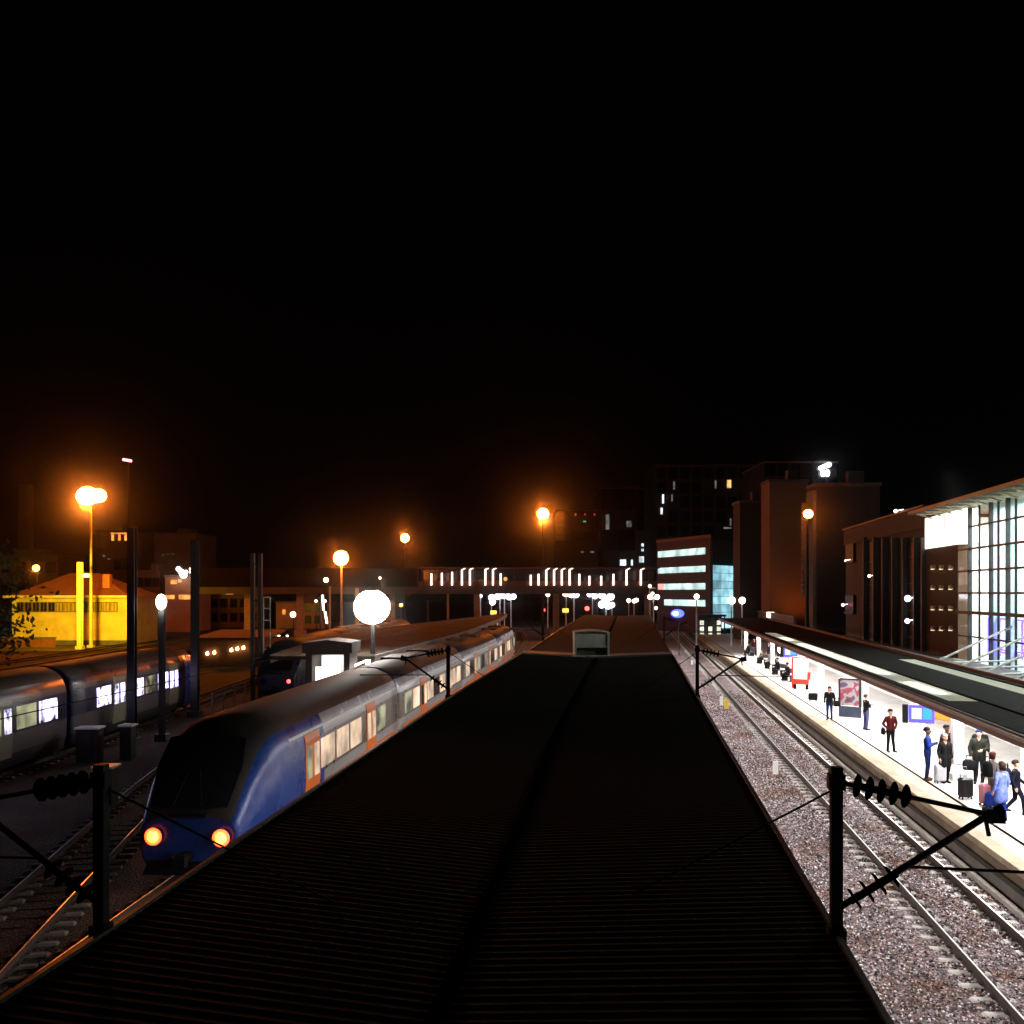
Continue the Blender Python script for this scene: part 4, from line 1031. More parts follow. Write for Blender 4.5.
# roof with a deep eave carried on small trusses
part('roof', fbox(TF - .9, TF + 16, sA, sC + .3, ZT + .22, ZT + .40), [mat('hall_roof', (.07, .065, .045), .7, 0, .3, .5)], st)
part('roof_edge', fbox(TF - .96, TF - .905, sA, sC + .3, ZT + .25, ZT + .43), [mat('ochre_edge', (.3, .22, .12), .5)], st)
part('roof_edge', fbox(TF - .1, TF + 8.3, sC + .32, sE + .2, ZF(900, 513.5), ZF(900, 512)), [mat('rusty_edge', (.30, .12, .06), .6)], st)
for s in np.arange(sA + 1, sC, 1.75):
    m_ = MB(); m_.tube(TS(TF - .86, s, ZT + .19), TS(TF - .02, s, ZT - .10), .045, .045, 5); m_.tube(TS(TF - .86, s, ZT + .16), TS(TF - .02, s, ZT + .16), .05, .05, 5)
    part('eave_truss', m_, [mat('cream_steel', (.6, .52, .33), .5)], st)
# glass hall
part('wall', fbox(TF + 9, TF + 9.3, sA, sC - .5, .55, ZT), [M_hallw], st)
part('wall', fbox(TF + .5, TF + 9, sC - .5, sC - .2, .55, ZT), [M_hallw], st)
part('floor', fbox(TF + .05, TF + 9, sA, sC - .5, .45, .6), [M_hallw], st)
part('gallery', fbox(TF + 5.5, TF + 9, sA, sC - .6, 7.7, 8.0), [mat('gallery_edge', (.55, .65, .45), .6)], st)
m_ = MB()
for s in np.arange(sA + 2, sC - 1, 2.4): m_.tube(TS(TF + 6, s, .6), TS(TF + 6, s, 11.6), .22, .22, 12)
part('hall_column', m_, [mat('cream_hall_column', (.62, .60, .45), .6)], st)
for k, px in enumerate((969.5, 990.5, 1007.5, 1030, 1056, 1090)):
    if SF(px) < sA + .5: continue
    part('mullion', fbox(TF - .08, TF + .12, SF(px) - .05, SF(px) + .05, .55, ZT), [M_dsteel], st)
for px in (986, 1003.5, 1024, 1049):
    part('mullion', fbox(TF + .25, TF + .9, SF(px) - .14, SF(px) + .14, .55, ZT), [mat('pale_blue_post', (.45, .58, .62), .5)], st)
for px in (979, 998, 1015.5, 1040):
    if SF(px) > sA: part('mullion', fbox(TF - .03, TF + .07, SF(px) - .03, SF(px) + .03, .55, ZT), [M_dsteel], st)
for z in (9.35, 8.2, 7.05): part('transom', fbox(TF - .05, TF + .1, sA, SF(958.5), z - .05, z + .05), [M_dsteel], st)
part('transom', fbox(TF - .10, TF + .12, sA, sB - .05, 5.95, 6.12), [M_dsteel], st)
part('transom', fbox(TF - .05, TF + .1, sA, SF(958.5), 4.75, 4.83), [M_dsteel], st)
part('transom', fbox(TF - .05, TF + .1, sA, SF(968.5), 10.45, 10.53), [M_dsteel], st)
gx = [958.5, 969, 990, 1007, 1029.5, 1055.5, 1089]
for a, b in zip(gx[:-1], gx[1:]):
    if SF(b) < sA: continue
    m_ = MB(); m_.add([TS(TF + .02, SF(b), .6), TS(TF + .02, SF(a), .6), TS(TF + .02, SF(a), ZT), TS(TF + .02, SF(b), ZT)], [(0, 1, 2, 3)]); part('pane', m_, [M_glass], st)
M_violet = emit('violet_neon', (.13, .05, 1.0), 4.5)
for a, b in ((978, 988.5), (990, 996), (1004, 1011), (1012, 1023.5)):
    s0, s1 = SF(b) , SF(a); m_ = MB()
    for (p, q) in (((s0, 3.95), (s0, 5.8)), ((s0, 5.8), (s1, 5.8)), ((s1, 5.8), (s1, 3.95)), ((s0, 4.3), (s1, 4.3)), ((s0, 4.15), (s1, 4.15))):
        m_.tube(TS(TF + .5, p[0], p[1]), TS(TF + .5, q[0], q[1]), .06, .06, 6)
    part('neon_frame', m_, [M_violet], st)
HALL = 9000
lamp('hall_light', 'AREA', TS(TF + 3.2, 44, 11.3), HALL, (.93, 1.0, .97), 4.5, 24, parent=st, rz=TRK_RZ)
lamp('hall_light', 'AREA', TS(TF + 1.2, 44, 7.0), 19000, (.96, 1.0, .93), 5, 22, aim=TS(TF + 9, 44, 7.0), parent=st)
# the lower roof between platform roof and hall, with white struts
part('low_roof', fbox(13.95, TF - .01, RS0, sE, 3.42, 3.52), [mat('low_roof_felt', (.16, .15, .14), .7, 0, .3, .6)], st)
part('lower_wall', fbox(TF - 1.2, TF - .9, -4, 100, .55, 3.41), [M_white], st)
for k, px in enumerate((938, 954, 972, 993, 1017, 1045)):
    d = (H - 3.9) * F / (ZY(0, 1) * 0 + (np.interp(px, [938, 1024], [661, 689]) - HOR)); q = (AT(px, d), d, 3.86)
    sq = q[0] * TSN + q[1] * TC
    m_ = MB(); m_.tube(TS(13.8, sq, 3.88), TS(TF - .1, sq, 5.5), .05, .05, 6); part('strut', m_, [M_white], st)
    m_ = MB(); m_.tube(TS(13.8, sq, 3.80), TS(TF - .1, sq + .0, 3.95), .045, .045, 6); part('strut', m_, [M_white], st)
lamp('hall_spill', 'AREA', TS(TF - .3, 45, 5.0), 120, (.9, 1, .95), 2.0, 16, aim=TS(13, 45, 3.6), parent=st)

# ================================================================== BLOCKS BEHIND
def fac(A_, B_):
    """facade between two ground points: f(u metres from A, z, out metres) -> world"""
    a = Vector((A_[0], A_[1], 0)); b = Vector((B_[0], B_[1], 0)); dv = (b - a); L = dv.length; dv.normalize(); n = Vector((dv.y, -dv.x, 0))
    return (lambda u, z, o=0.0: tuple(a + dv * u + n * o + Vector((0, 0, z)))), L
def fq(f, u0, u1, z0, z1, o0, o1):
    m_ = MB(); vs = [f(u, z, o) for z in (z0, z1) for u, o in ((u0, o0), (u1, o0), (u1, o1), (u0, o1))]
    m_.add(vs, [(0, 1, 2, 3), (7, 6, 5, 4), (0, 4, 5, 1), (1, 5, 6, 2), (2, 6, 7, 3), (3, 7, 4, 0)]); return m_
M_wdark = mat('dark_far_window', (.008, .008, .010), .15, 0, .2, .5)
M_wcool = emit('cool_far_window', (.8, .95, 1.0), 1.2, (.1, .1, .1), .5, .6)
M_wwarm = emit('warm_far_window', (1, .62, .2), 1.0, (.1, .1, .1), .5, .6)
M_wdim = emit('dim_far_window', (.75, .85, .8), .14, (.05, .05, .05), .5, .6)
def block(name, label, px0, px1, pytop, d, depth, m, grid=None, lit=(), cat='building', parapet=True, zb=-.3):
    x0, x1 = AT(px0, d), AT(px1, d); zt = ZY(pytop, d)
    root = thing(name, label, cat, ((x0 + x1) / 2, d + depth / 2, zb))
    mb = MB(); mb.bb(x0, x1, d, d + depth, zb, zt); part('wall', mb, [m], root)
    if parapet:
        mb = MB(); mb.bb(x0 - .15, x1 + .15, d - .15, d + depth + .15, zt, zt + .35); part('parapet', mb, [M_conc_d], root)
        mb = MB(); mb.bb(x0 + (x1 - x0) * .55, x0 + (x1 - x0) * .8, d + depth * .3, d + depth * .6, zt + .36, zt + 1.7); part('roof_house', mb, [M_conc_d], root)
    if grid:
        nx, nz, w, h, zs = grid
        for i in range(nx):
            for j in range(nz):
                xc = x0 + (x1 - x0) * (i + .5) / nx; zc = zs + (zt - zs) * (j + .5) / nz
                if any(abs(xc - AT(l[0], d)) < w and abs(zc - ZY(l[1], d)) < h for l in lit): continue
                mb = MB(); mb.bb(xc - w / 2, xc + w / 2, d - .08, d + .02, zc - h / 2, zc + h / 2); part('window', mb, [M_wdark], root)
    for l in lit:
        mb = MB(); xc, zc = AT(l[0], d), ZY(l[1], d); w, h = l[2] * d / F, l[3] * d / F
        mb.bb(xc - w / 2, xc + w / 2, d - .12, d - .085, zc - h / 2, zc + h / 2); part('window', mb, [l[4]], root)
    return root, x0, x1, zt
M_dk = mat('dark_far_render', (.03, .028, .027), .85, 0, .25, .3)
M_dk2 = mat('brown_far_render', (.04, .028, .022), .85, 0, .25, .3)
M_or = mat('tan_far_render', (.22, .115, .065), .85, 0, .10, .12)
block('apartment_tower', 'tall dark apartment tower with a few lit windows behind the striped office', 655, 762, 466, 262, 22, M_dk, (9, 7, 2.4, 3.0, 14),
      [(729, 484, 4.2, 8, M_wwarm), (744, 484, 2.4, 9, M_wcool), (715.6, 484.5, 1.6, 8, M_wdim), (674, 485.5, 1.8, 8, M_wdim), (663, 499, 1.8, 9, M_wcool), (672, 498, 1.4, 7, M_wdim), (661.5, 511, 2.0, 6.5, M_wcool), (730.5, 522, 1.6, 7, M_wdim), (727.5, 528, 8, 1.6, M_wdim), (737.5, 533, 2, 8, M_wdim)])
block('apartment_tower', 'dark tower left of the office with white lit windows low down', 601, 653, 489, 290, 20, M_dk, (6, 6, 2.6, 3.2, 20),
      [(607.5, 522, 3.5, 15, M_wdim), (629, 524, 5, 6, M_wdim), (642.5, 545, 2.4, 3, M_wcool), (642.5, 550, 2.4, 2.5, M_wcool), (652, 546.5, 2.6, 5, M_wcool), (623, 562.5, 6, 6, M_wcool), (631.8, 562.5, 2, 6, M_wcool), (641.8, 559.5, 5.5, 6, M_wcool), (651, 560, 4, 6, M_wcool)])
block('apartment_tower', 'faint dark block with three tiny red lights above the footbridge', 556, 600, 511, 300, 18, M_dk2, (5, 4, 2.6, 3, 24),
      [(575.5, 514.5, 1.6, 2.6, emit('dim_red_window', (1, .06, .02), .5)), (585, 514.5, 1.8, 2, MATS['dim_red_window']), (594.5, 514.5, 1.6, 2.2, MATS['dim_red_window']), (584.5, 521.5, 3, 1.6, emit('dim_green_window', (.1, 1, .6), .5)), (582, 552, 3, 1.5, M_wdim), (592, 552, 4, 2, M_wdim)])
_, x0, x1, zt = block('office_tower', 'dark tower carrying a glowing white emblem at its top right', 764, 838, 463, 190, 18, M_dk, (6, 5, 2.2, 2.6, 20), [(772.5, 482.5, 3.4, 2.4, M_wwarm), (770, 484, 2.4, 2, M_wwarm)])
es = thing('rooftop_emblem', 'glowing bluish white emblem of a slanted bar over two round blobs', 'sign', (AT(825, 189), 189.3, ZY(473, 189)))
M_embl = emit('emblem_light', (.85, .87, 1.0), 7)
d = 189.3; mb = MB(); mb.tube((AT(820.5, d), d, ZY(468, d)), (AT(829, d), d, ZY(464.7, d)), .42, .5, 8); mb.sphere((AT(829, d), d, ZY(464.7, d)), .5, 8, 6); mb.sphere((AT(820.5, d), d, ZY(468, d)), .42, 8, 6); part('bar', mb, [M_embl], es)
for px in (823, 827.4):
    mb = MB(); mb.sphere((AT(px, d), d, ZY(473, d)), .62, 10, 8, 0, (.8, .6, 1.2)); part('blob', mb, [M_embl], es)
mb = MB(); mb.tube((AT(825, d), d + .1, ZY(478, d)), (AT(825, d), d + .1, ZY(466, d)), .12, .12, 6); part('bracket', mb, [M_dsteel], es)
block('brown_block', 'narrow dark brown block between the lit office and the orange lit slab', 740, 766.5, 503, 128, 4, M_dk2, None, [])
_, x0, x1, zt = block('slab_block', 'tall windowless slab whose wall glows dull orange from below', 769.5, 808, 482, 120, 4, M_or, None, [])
lamp('slab_uplight', 'SPOT', ((x0 + x1) / 2 + .6, 115.2, 3.0), 650, (1, .27, .04), .4, aim=((x0 + x1) / 2 + .8, 120, 9.0), spot=R(100), blend=.9)
_bl, x0, x1, zt = block('grey_block', 'tall dark grey block with a pale corner edge beside the station wing', 817, 880, 486, 97, 3, mat('grey_far_render', (.05, .05, .048), .85, 0, .2, .3), None, [])
mb = MB(); mb.bb(x0 - .32, x0 - .01, 97.3, 99.6, -.3, zt - .4); part('corner_pier', mb, [mat('pale_corner', (.16, .15, .135), .8)], _bl)
mb = MB(); mb.bb(x0 - 1.05, x0 - .36, 98.75, 98.8, 6.8, 16.6)
for k in range(16): mb.bb(x0 - 1.05, x0 - .36, 98.5, 98.76, 7.2 + k * .55, 7.4 + k * .55)
part('louvre', mb, [mat('louvre_metal', (.22, .19, .17), .5)], _bl)
ul = thing('uplight_box', 'small glowing white light box at the foot of the orange lit slab', 'light', (AT(770.5, 116), 116, 3.6))
mb = MB(); mb.box((AT(770.5, 116), 116, ZY(615, 116)), (.9, .5, .75), 0, 0, .06); part('box', mb, [emit('uplight_face', (1, .9, .7), 2.5)], ul)
mb = MB(); mb.tube((AT(770.5, 116), 116.1, -.3), (AT(770.5, 116), 116.1, ZY(618, 116)), .12, .12, 8); part('post', mb, [M_dsteel], ul)
lamp('uplight_beam', 'SPOT', (AT(769.2, 117), 118.6, ZY(611, 116)), 260, (1, .75, .45), .15, aim=(AT(769.4, 120), 119.8, 14), parent=ul, spot=R(24), blend=.8)
bw = thing('boundary_wall', 'pale low wall running behind the far platform roof below the brown blocks', 'wall', TS(16, 110, -.3))
part('wall', fbox(16.6, 16.9, 102, 140, -.3, 4.4), [mat('pale_wall', (.16, .13, .11), .8)], bw)
part('coping', fbox(16.5, 17.0, 102, 140, 4.41, 4.55), [M_conc], bw)

# striped office with a glazed corner
A_, B_, C_ = (AT(657, 178), 178), (AT(710.5, 160), 160), (AT(737.5, 169), 169)
of = thing('office_building', 'low office block with four glowing white window strips and a cyan glazed corner', 'building', (AT(700, 168), 168, -.3))
zt = 16.5
M_orw = mat('reddish_cladding', (.075, .036, .025), .7, 0, .15, .4)
D_ = (C_[0] - B_[0] + A_[0], C_[1] - B_[1] + A_[1])
mb = MB(); mb.prism([A_, B_, C_, D_], -.3, zt); part('wall', mb, [M_orw], of)
mb = MB(); mb.prism([(A_[0] - .2, A_[1] - .2), (B_[0], B_[1] - .3), (C_[0] + .25, C_[1]), (D_[0], D_[1] + .2)], zt + .002, zt + .5); part('parapet', mb, [mat('pinkish_parapet', (.2, .11, .08), .7)], of)
f, L = fac(A_, B_)
M_ow = emit('office_window_strip', (.66, 1.0, .94), 1.05, (.3, .3, .3), .45, .35)
M_owr = emit('reddish_office_window', (1, .45, .38), 1.2, (.3, .3, .3), .4, .35)
for zc, h in ((14.25, 1.15), (11.15, 1.05), (8.1, 1.1), (5.15, 1.1)):
    n = 7; u0, u1 = .5, L - 1.6
    for k in range(n):
        a = u0 + (u1 - u0) * k / n + .05; b = u0 + (u1 - u0) * (k + 1) / n - .05
        if zc < 6 and k == 0: continue
        part('window', fq(f, a, b, zc - h / 2, zc + h / 2, .01, .10), [M_owr if (zc == 8.1 and k < 1) else M_ow], of)
f2, L2 = fac(B_, C_)
part('glass_frame', fq(f2, .15, .45, -.3, zt - .1, .01, .25), [M_dsteel], of)
part('corner_band', fq(f2, .5, L2 - .1, zt - 3.4, zt - .2, .01, .12), [mat('beige_corner_band', (.42, .28, .2), .7)], of)
for j in range(9):
    rs_ = random.choice((.8, 1.1, 1.5, 1.9)) if j > 0 else 2.2
    for i in range(3):
        a = .9 + (L2 - 1.2) * i / 3; b = .9 + (L2 - 1.2) * (i + 1) / 3 - .06; z0 = .8 + j * 1.38
        if z0 + 1.3 > zt - 3.5: continue
        s_ = rs_ * (.55, .85, 1.0)[i]
        part('glass_panel', fq(f2, a, b, z0, z0 + 1.30, .02, .10), [emit('cyan_panel_%d' % int(s_ * 100), (.42, .85, 1.0), s_, (.1, .15, .18), .35, .5)], of)
part('canopy', fq(f2, .3, L2, .55, .75, .1, 1.8), [mat('teal_canopy', (.05, .2, .2), .5)], of)
_ = block('annexe', 'small warm lit annexe window beside the cyan glazed office corner', 736.8, 740.5, 538, 172, 6, M_dk2, None, [(738, 543.5, 4, 8, emit('bright_cream_window', (1, .92, .8), 2.0))], parapet=False)

# lit glass kiosk and blue sign between the tracks and the office
x, d, _z = P(712, 640, -.3)
gk = thing('glass_kiosk', 'small glass shelter lit warm white inside beyond the far platform end', 'kiosk', (x, d, -.3))
mb = MB(); w = 3.9
for ox in (-w / 2, -w / 6, w / 6, w / 2): mb.bb(x + ox - .09, x + ox + .09, d, d + .18, -.3, 3.3)
mb.bb(x - w / 2 - .2, x + w / 2 + .2, d - .3, d + 2.4, 3.31, 3.6); mb.bb(x - w / 2, x + w / 2, d + 2.0, d + 2.1, -.3, 3.3)
part('frame', mb, [M_dsteel], gk)
for k in range(3):
    for j in range(3):
        if (k, j) == (1, 2): continue
        mb = MB(); mb.bb(x - w / 2 + .15 + k * w / 3, x - w / 2 + .15 + (k + .55) * w / 3, d + .9, d + 1.0, .1 + j * .95, .75 + j * .95); part('lit_panel', mb, [emit('kiosk_panel', (1, .93, .72), 1.3, var=.6, scale=2)], gk)
x, z, d = AT(677.5, 108), ZY(613.5, 108), 108
bs = thing('blue_sign', 'bright blue round lit sign on a post beyond the far platform', 'sign', (x, d, -.3))
mb = MB(); mb.tube((x + .2, d + .1, -.3), (x + .2, d + .1, z), .07, .07, 6); part('post', mb, [M_dsteel], bs)
mb = MB(); mb.sphere((x, d, z), .62, 14, 9, 0, (1.25, .3, .8)); part('face', mb, [emit('deep_blue_lamp', (.03, .06, 1), 6)], bs)
mb = MB(); mb.sphere((x - .25, d - .16, z), .25, 10, 7, 0, (1.3, .4, .9)); part('bulb', mb, [M_globe], bs)

# ------------------------------------------------------------------ left skyline
M_sk = mat('skyline_render', (.14, .09, .06), .85, 0, .3, .3)
M_woj = emit('amber_far_window', (1, .33, .06), 1.6, (.1, .1, .1), .5, .6)
block('apartment_block', 'dark block at the far left edge behind the tree', -60, 58, 556, 205, 14, M_sk, (8, 2, 2.2, 2.4, 5), [(27, 547.5, 0.1, .1, M_wdim)])
block('chimney_tower', 'faint square tower rising left of the biggest orange floodlight', 18, 28, 484, 250, 3, M_sk, None, [], parapet=False)
block('apartment_block', 'dark block with an orange lit top storey right of the biggest orange floodlight', 97, 130, 532, 215, 14, M_sk, (4, 3, 1.8, 2.6, 6), [(113, 537.5, 2.4, 6, M_woj), (119.5, 537.5, 2.4, 6, M_woj), (126, 537.5, 2.4, 6, M_woj), (119, 533.4, 16, 1.2, M_woj), (104, 556, 2, 1.5, M_wdim), (109, 559, 2, 1.2, M_wdim)])
block('apartment_block', 'wide brown block with a plain upper wall between the two tall dark masts', 139, 196, 534, 235, 16, mat('brown_block_render', (.2, .125, .08), .85, 0, .2, .3), (7, 2, 3, 3, 4), [(163, 555, 1.4, 1.4, M_wdim), (168, 554, 1.4, 1.2, M_wdim), (173, 554, 1.4, 1.2, M_wdim), (198, 555, .1, .1, M_wdim)])
block('shop_house', 'small shop house with lit windows under a white neon blob', 165, 193, 577, 172, 10, mat('pinkish_render', (.36, .2, .14), .85, 0, .2, .5), None, [(174, 582, 6, 4, M_woj), (180, 581, 3.6, 3.4, M_wwarm), (170, 597, 9, 4, M_woj), (185, 597, 12, 4.5, M_woj)])
block('row_house', 'gabled row of dark houses behind the depot building roof', 128, 160, 572, 180, 9, M_sk, (4, 2, 1.4, 1.8, 3), [])
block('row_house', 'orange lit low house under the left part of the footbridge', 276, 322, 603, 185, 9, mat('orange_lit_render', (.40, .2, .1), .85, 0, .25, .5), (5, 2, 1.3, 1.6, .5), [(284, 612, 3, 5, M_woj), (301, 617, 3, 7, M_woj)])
block('row_house', 'dark low house between the portal mast and the tall dark masts', 200, 258, 596, 190, 9, M_sk, (6, 2, 1.4, 1.8, .5), [(207.7, 594, 2, 2, M_wcool), (224, 594, 2, 2, M_wdim), (230, 593.6, 7, 1.2, M_woj)])
nb = thing('neon_sign', 'white pinkish neon blob on the shop house roof', 'sign', (AT(183, 170), 170, ZY(573, 170)))
for px, py, r_ in ((178.5, 569, .45), (181, 571.5, .5), (183.5, 574.5, .7), (186, 572, .35)):
    mb = MB(); mb.sphere((AT(px, 170), 170, ZY(py, 170)), r_, 10, 7); part('blob', mb, [emit('pink_white_neon', (1, .8, .78), 8)], nb)
mb = MB(); mb.tube((AT(183, 170), 170.2, ZY(578, 170)), (AT(183, 170), 170.2, ZY(570, 170)), .1, .1, 6); part('bracket', mb, [M_dsteel], nb)
ws = thing('white_shop_sign', 'pair of small white lit signs right of the neon blob', 'sign', (AT(191, 171), 171, ZY(571, 171)))
for py in (569, 572): 
    mb = MB(); mb.box((AT(191, 171), 171, ZY(py, 171)), (.6, .2, .35)); part('panel', mb, [M_globe_w], ws)
al = thing('aircraft_light', 'slanted red warning light bar floating high on a crane tip at left', 'light', (AT(127, 260), 260, ZY(460, 260)))
mb = MB(); mb.tube((AT(123, 260), 260, ZY(459.5, 260)), (AT(131.5, 260), 260, ZY(461, 260)), .38, .38, 8); part('lamp', mb, [emit('red_bar', (1, .25, .3), 5)], al)
mb = MB(); mb.tube((AT(128, 260), 260.4, -.3), (AT(128, 260), 260.4, ZY(461, 260)), .35, .2, 6); part('mast', mb, [M_dsteel], al)
street = [('orange street lamp with lit bar above it left of the depot roof', 36, 568, 150, .55, M_hot_o, 900), ('white wall lamp above the orange lit low house', 326, 580, 140, .38, M_globe_w, 0), ('warm lamp left of the white shelter', 316, 601, 140, .22, M_globe_w, 0), ('warm lamp close left of the ochre post', 325, 601, 138, .22, M_globe_w, 0), ('white lamp above the car beside the portal mast', 293, 614.5, 130, .42, M_globe_w, 0), ('faint white lamp over the blazing white floodlight', 380, 578, 145, .2, M_globe_w, 0), ('far orange lamp between the two footbridge light groups', 505.5, 579, 147, .3, M_woj, 0), ('tiny orange lamp beside the ochre catenary post', 401, 605, 160, .28, M_hot_o, 0)]
for l, px, py, d, r_, m__, e_ in street:
    root = thing('street_lamp', l, 'street lamp', (AT(px, d), d, -.3), 0, 'street lamps in the yard')
    mb = MB(); mb.tube((AT(px, d), d + .3, -.3), (AT(px, d), d + .3, ZY(py, d) + .3), .1, .06, 6); mb.tube((AT(px, d), d + .3, ZY(py, d) + .3), (AT(px, d), d, ZY(py, d) + .2), .05, .05, 6); part('post', mb, [M_dsteel], root)
    mb = MB(); mb.sphere((AT(px, d), d, ZY(py, d)), r_, 10, 7); part('lamp', mb, [m__], root)
    if e_: lamp('street_light', 'POINT', (AT(px, d), d - 1, ZY(py, d) - .8), e_, OR, .4, parent=root)
lt = thing('light_tubes', 'two slanting white tubes glowing between the thin brown posts', 'light', (AT(324, 100), 100, 3))
for (pa, pb) in (((322.5, 595), (323.5, 610.5)), ((325, 611.5), (327, 623.5))):
    mb = MB(); mb.tube((AT(pa[0], 100), 100, ZY(pa[1], 100)), (AT(pb[0], 100), 100, ZY(pb[1], 100)), .11, .11, 6); part('tube', mb, [emit('cream_tube', (1, .88, .66), 5)], lt)
mb = MB(); mb.tube((AT(320, 100), 100.2, -.3), (AT(320, 100), 100.2, ZY(595, 100)), .08, .08, 6); part('post', mb, [M_dsteel], lt)

# parked car with its lamps on, beyond the portal mast
def car(label, x, y, rz, paint):
    root = thing('parked_car', label, 'car', (x, y, -.3), rz)
    mb = MB(); pr_ = [(-2.1, .35), (-2.15, .75), (-1.9, .95), (-1.2, 1.02), (-.55, 1.45), (.75, 1.48), (1.5, 1.05), (2.05, .98), (2.15, .7), (2.1, .35)]
    mb.loft([[(sx * (.80 if z > 1.2 else .88), yy, z) for yy, z in pr_] for sx in (-1, 1)], 0, True, True); part('body', mb, [paint], root, None, True)
    mb = MB(); mb.add([(-.72, -1.17, 1.06), (.72, -1.17, 1.06), (.64, -.60, 1.42), (-.64, -.60, 1.42)], [(0, 1, 2, 3)]); part('windscreen', mb, [M_wscreen], root, None, True)
    for sx in (-1, 1):
        mb = MB(); mb.add([(sx * .89, -1.0, 1.05), (sx * .89, 1.2, 1.05), (sx * .82, .7, 1.42), (sx * .82, -.5, 1.42)], [(0, 1, 2, 3)]); part('window', mb, [M_wscreen], root, None, True)
        for yy in (-1.35, 1.3):
            mb = MB(); mb.tube((sx * .72, yy, .33), (sx * .92, yy, .33), .33, .33, 16); w_ = part('wheel', mb, [M_black], root, None, True)
            mb = MB(); mb.tube((sx * .921, yy, .33), (sx * .93, yy, .33), .2, .2, 12); part('rim', mb, [M_steel], w_, None, True)
        mb = MB(); mb.sphere((sx * .62, -2.12, .72), .2, 10, 7, 0, (1.1, .35, .7)); part('headlight', mb, [M_globe_w], root, None, True)
    mb = MB(); mb.box((0, -2.17, .5), (.5, .03, .12)); part('number_plate', mb, [M_white], root, None, True)
for l, px, py, pm, rz in (('dark car with glowing headlamps parked left of the white shelter', 283, 640, M_tdark, .25), ('dark hatchback half hidden behind the portal mast ladder', 271, 641, M_dsteel, .1)):
    x, d, _z = P(px, py, -.3); car(l, x, d, rz, pm)
# ================================================================== PLATFORM FURNITURE
PZ = .55
def on_plat(px, py): return P(px, py, PZ)
# double sided poster case
x, d, _ = on_plat(850, 717)
pc = thing('poster_case', 'upright dark framed poster case with a pink and white poster on the platform', 'poster case', (x, d, PZ), R(-38))
mb = MB(); mb.box((0, 0, .28), (1.12, .22, .56), 0, 0, .02); part('plinth', mb, [mat('navy_plinth', (.05, .06, .10), .5)], pc, None, True)
mb = MB()
for sx in (-1, 1): mb.box((sx * .53, 0, 1.27), (.07, .22, 1.42))
mb.box((0, 0, 2.0), (.99, .22, .07)); mb.box((0, .05, 1.27), (.99, .06, 1.36)); part('frame', mb, [M_dsteel], pc, None, True)
def blotch(name, cols, sc=3.0, e=1.1):
    m, nt, b = _nt(name); N = nt.nodes; L = nt.links
    tc = N.new('ShaderNodeTexCoord'); vo = N.new('ShaderNodeTexNoise'); vo.inputs['Scale'].default_value = sc; vo.inputs['Detail'].default_value = 2
    L.new(tc.outputs['Object'], vo.inputs['Vector']); rp = N.new('ShaderNodeValToRGB'); rp.color_ramp.interpolation = 'CONSTANT'
    el = rp.color_ramp.elements; el[0].color = (*cols[0], 1); el[0].position = 0; el[1].color = (*cols[-1], 1); el[1].position = .64
    for i, c in enumerate(cols[1:-1]): q = el.new(.36 + .28 * i / max(1, len(cols) - 2)); q.color = (*c, 1)
    L.new(vo.outputs['Fac'], rp.inputs['Fac']); L.new(rp.outputs['Color'], b.inputs['Base Color']); L.new(rp.outputs['Color'], b.inputs['Emission Color']); b.inputs['Emission Strength'].default_value = e
    return m
mb = MB(); mb.box((0, -.04, 1.27), (.97, .05, 1.34)); part('poster', mb, [blotch('poster_print', [(.30, .01, .01), (.12, .08, .14), (.35, .3, .3), (.3, .06, .10), (.4, .34, .38)], 1.6, .15)], pc, None, True)
# information screens hung from the roof
def screen(label, px, py, d, w, h, rz):
    x, z = AT(px, d), ZY(py, d)
    root = thing('information_screen', label, 'screen', (x, d, z), rz, 'information screens hung from the platform roof')
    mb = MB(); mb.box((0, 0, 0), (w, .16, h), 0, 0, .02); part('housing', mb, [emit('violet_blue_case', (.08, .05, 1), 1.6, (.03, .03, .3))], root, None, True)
    mb = MB(); mb.box((-w * .19, -.085, .02), (w * .40, .02, h * .62)); part('display', mb, [M_wscr], root, None, True)
    mb = MB(); mb.box((w * .22, -.085, .02), (w * .34, .02, h * .62)); part('display', mb, [M_cyan], root, None, True)
    mb = MB(); mb.box((-w / 2 - .13, 0.02, 0), (.22, .3, h * 1.05), 0, 0, .02); part('side_case', mb, [M_black], root, None, True)
    mb = MB(); mb.tube((0, 0, h / 2), (0, 0, 3.75 - z), .03, .03, 6); part('hanger', mb, [M_dsteel], root, None, True)
screen('large blue cased screen with a white and cyan display hung above the waiting people', 921.5, 714, 37.5, .95, .72, R(-24))
screen('far blue cased screen with a white and cyan display beyond the red framed panel', 790.5, 652, 67, .95, .72, R(-24))
# yellow way sign with a black stripe
d = 73; x, z = AT(780.5, d), ZY(651.5, d)
ys = thing('way_sign', 'black and yellow striped sign board hung under the platform roof', 'sign', (x, d, z), R(-20))
mb = MB(); mb.box((0, 0, 0), (.55, .1, .78), 0, 0, .02); part('board', mb, [M_black], ys, None, True)
mb = MB(); mb.add([(-.22, -.06, .3), (.05, -.06, .3), (.22, -.06, -.05), (.22, -.06, -.3), (.05, -.06, -.3), (-.22, -.06, .05)], [(5, 4, 3, 2, 1, 0)]); part('stripe', mb, [emit('amber_sign', (1, .6, .08), 1.4)], ys, None, True)
mb = MB(); mb.tube((0, 0, .39), (0, 0, 3.75 - z), .03, .03, 6); part('hanger', mb, [M_dsteel], ys, None, True)
d = 92; yl_ = thing('signal_lamp', 'small round yellow lamp under the far end of the platform roof', 'lamp', (AT(746, d), d, ZY(633.5, d)))
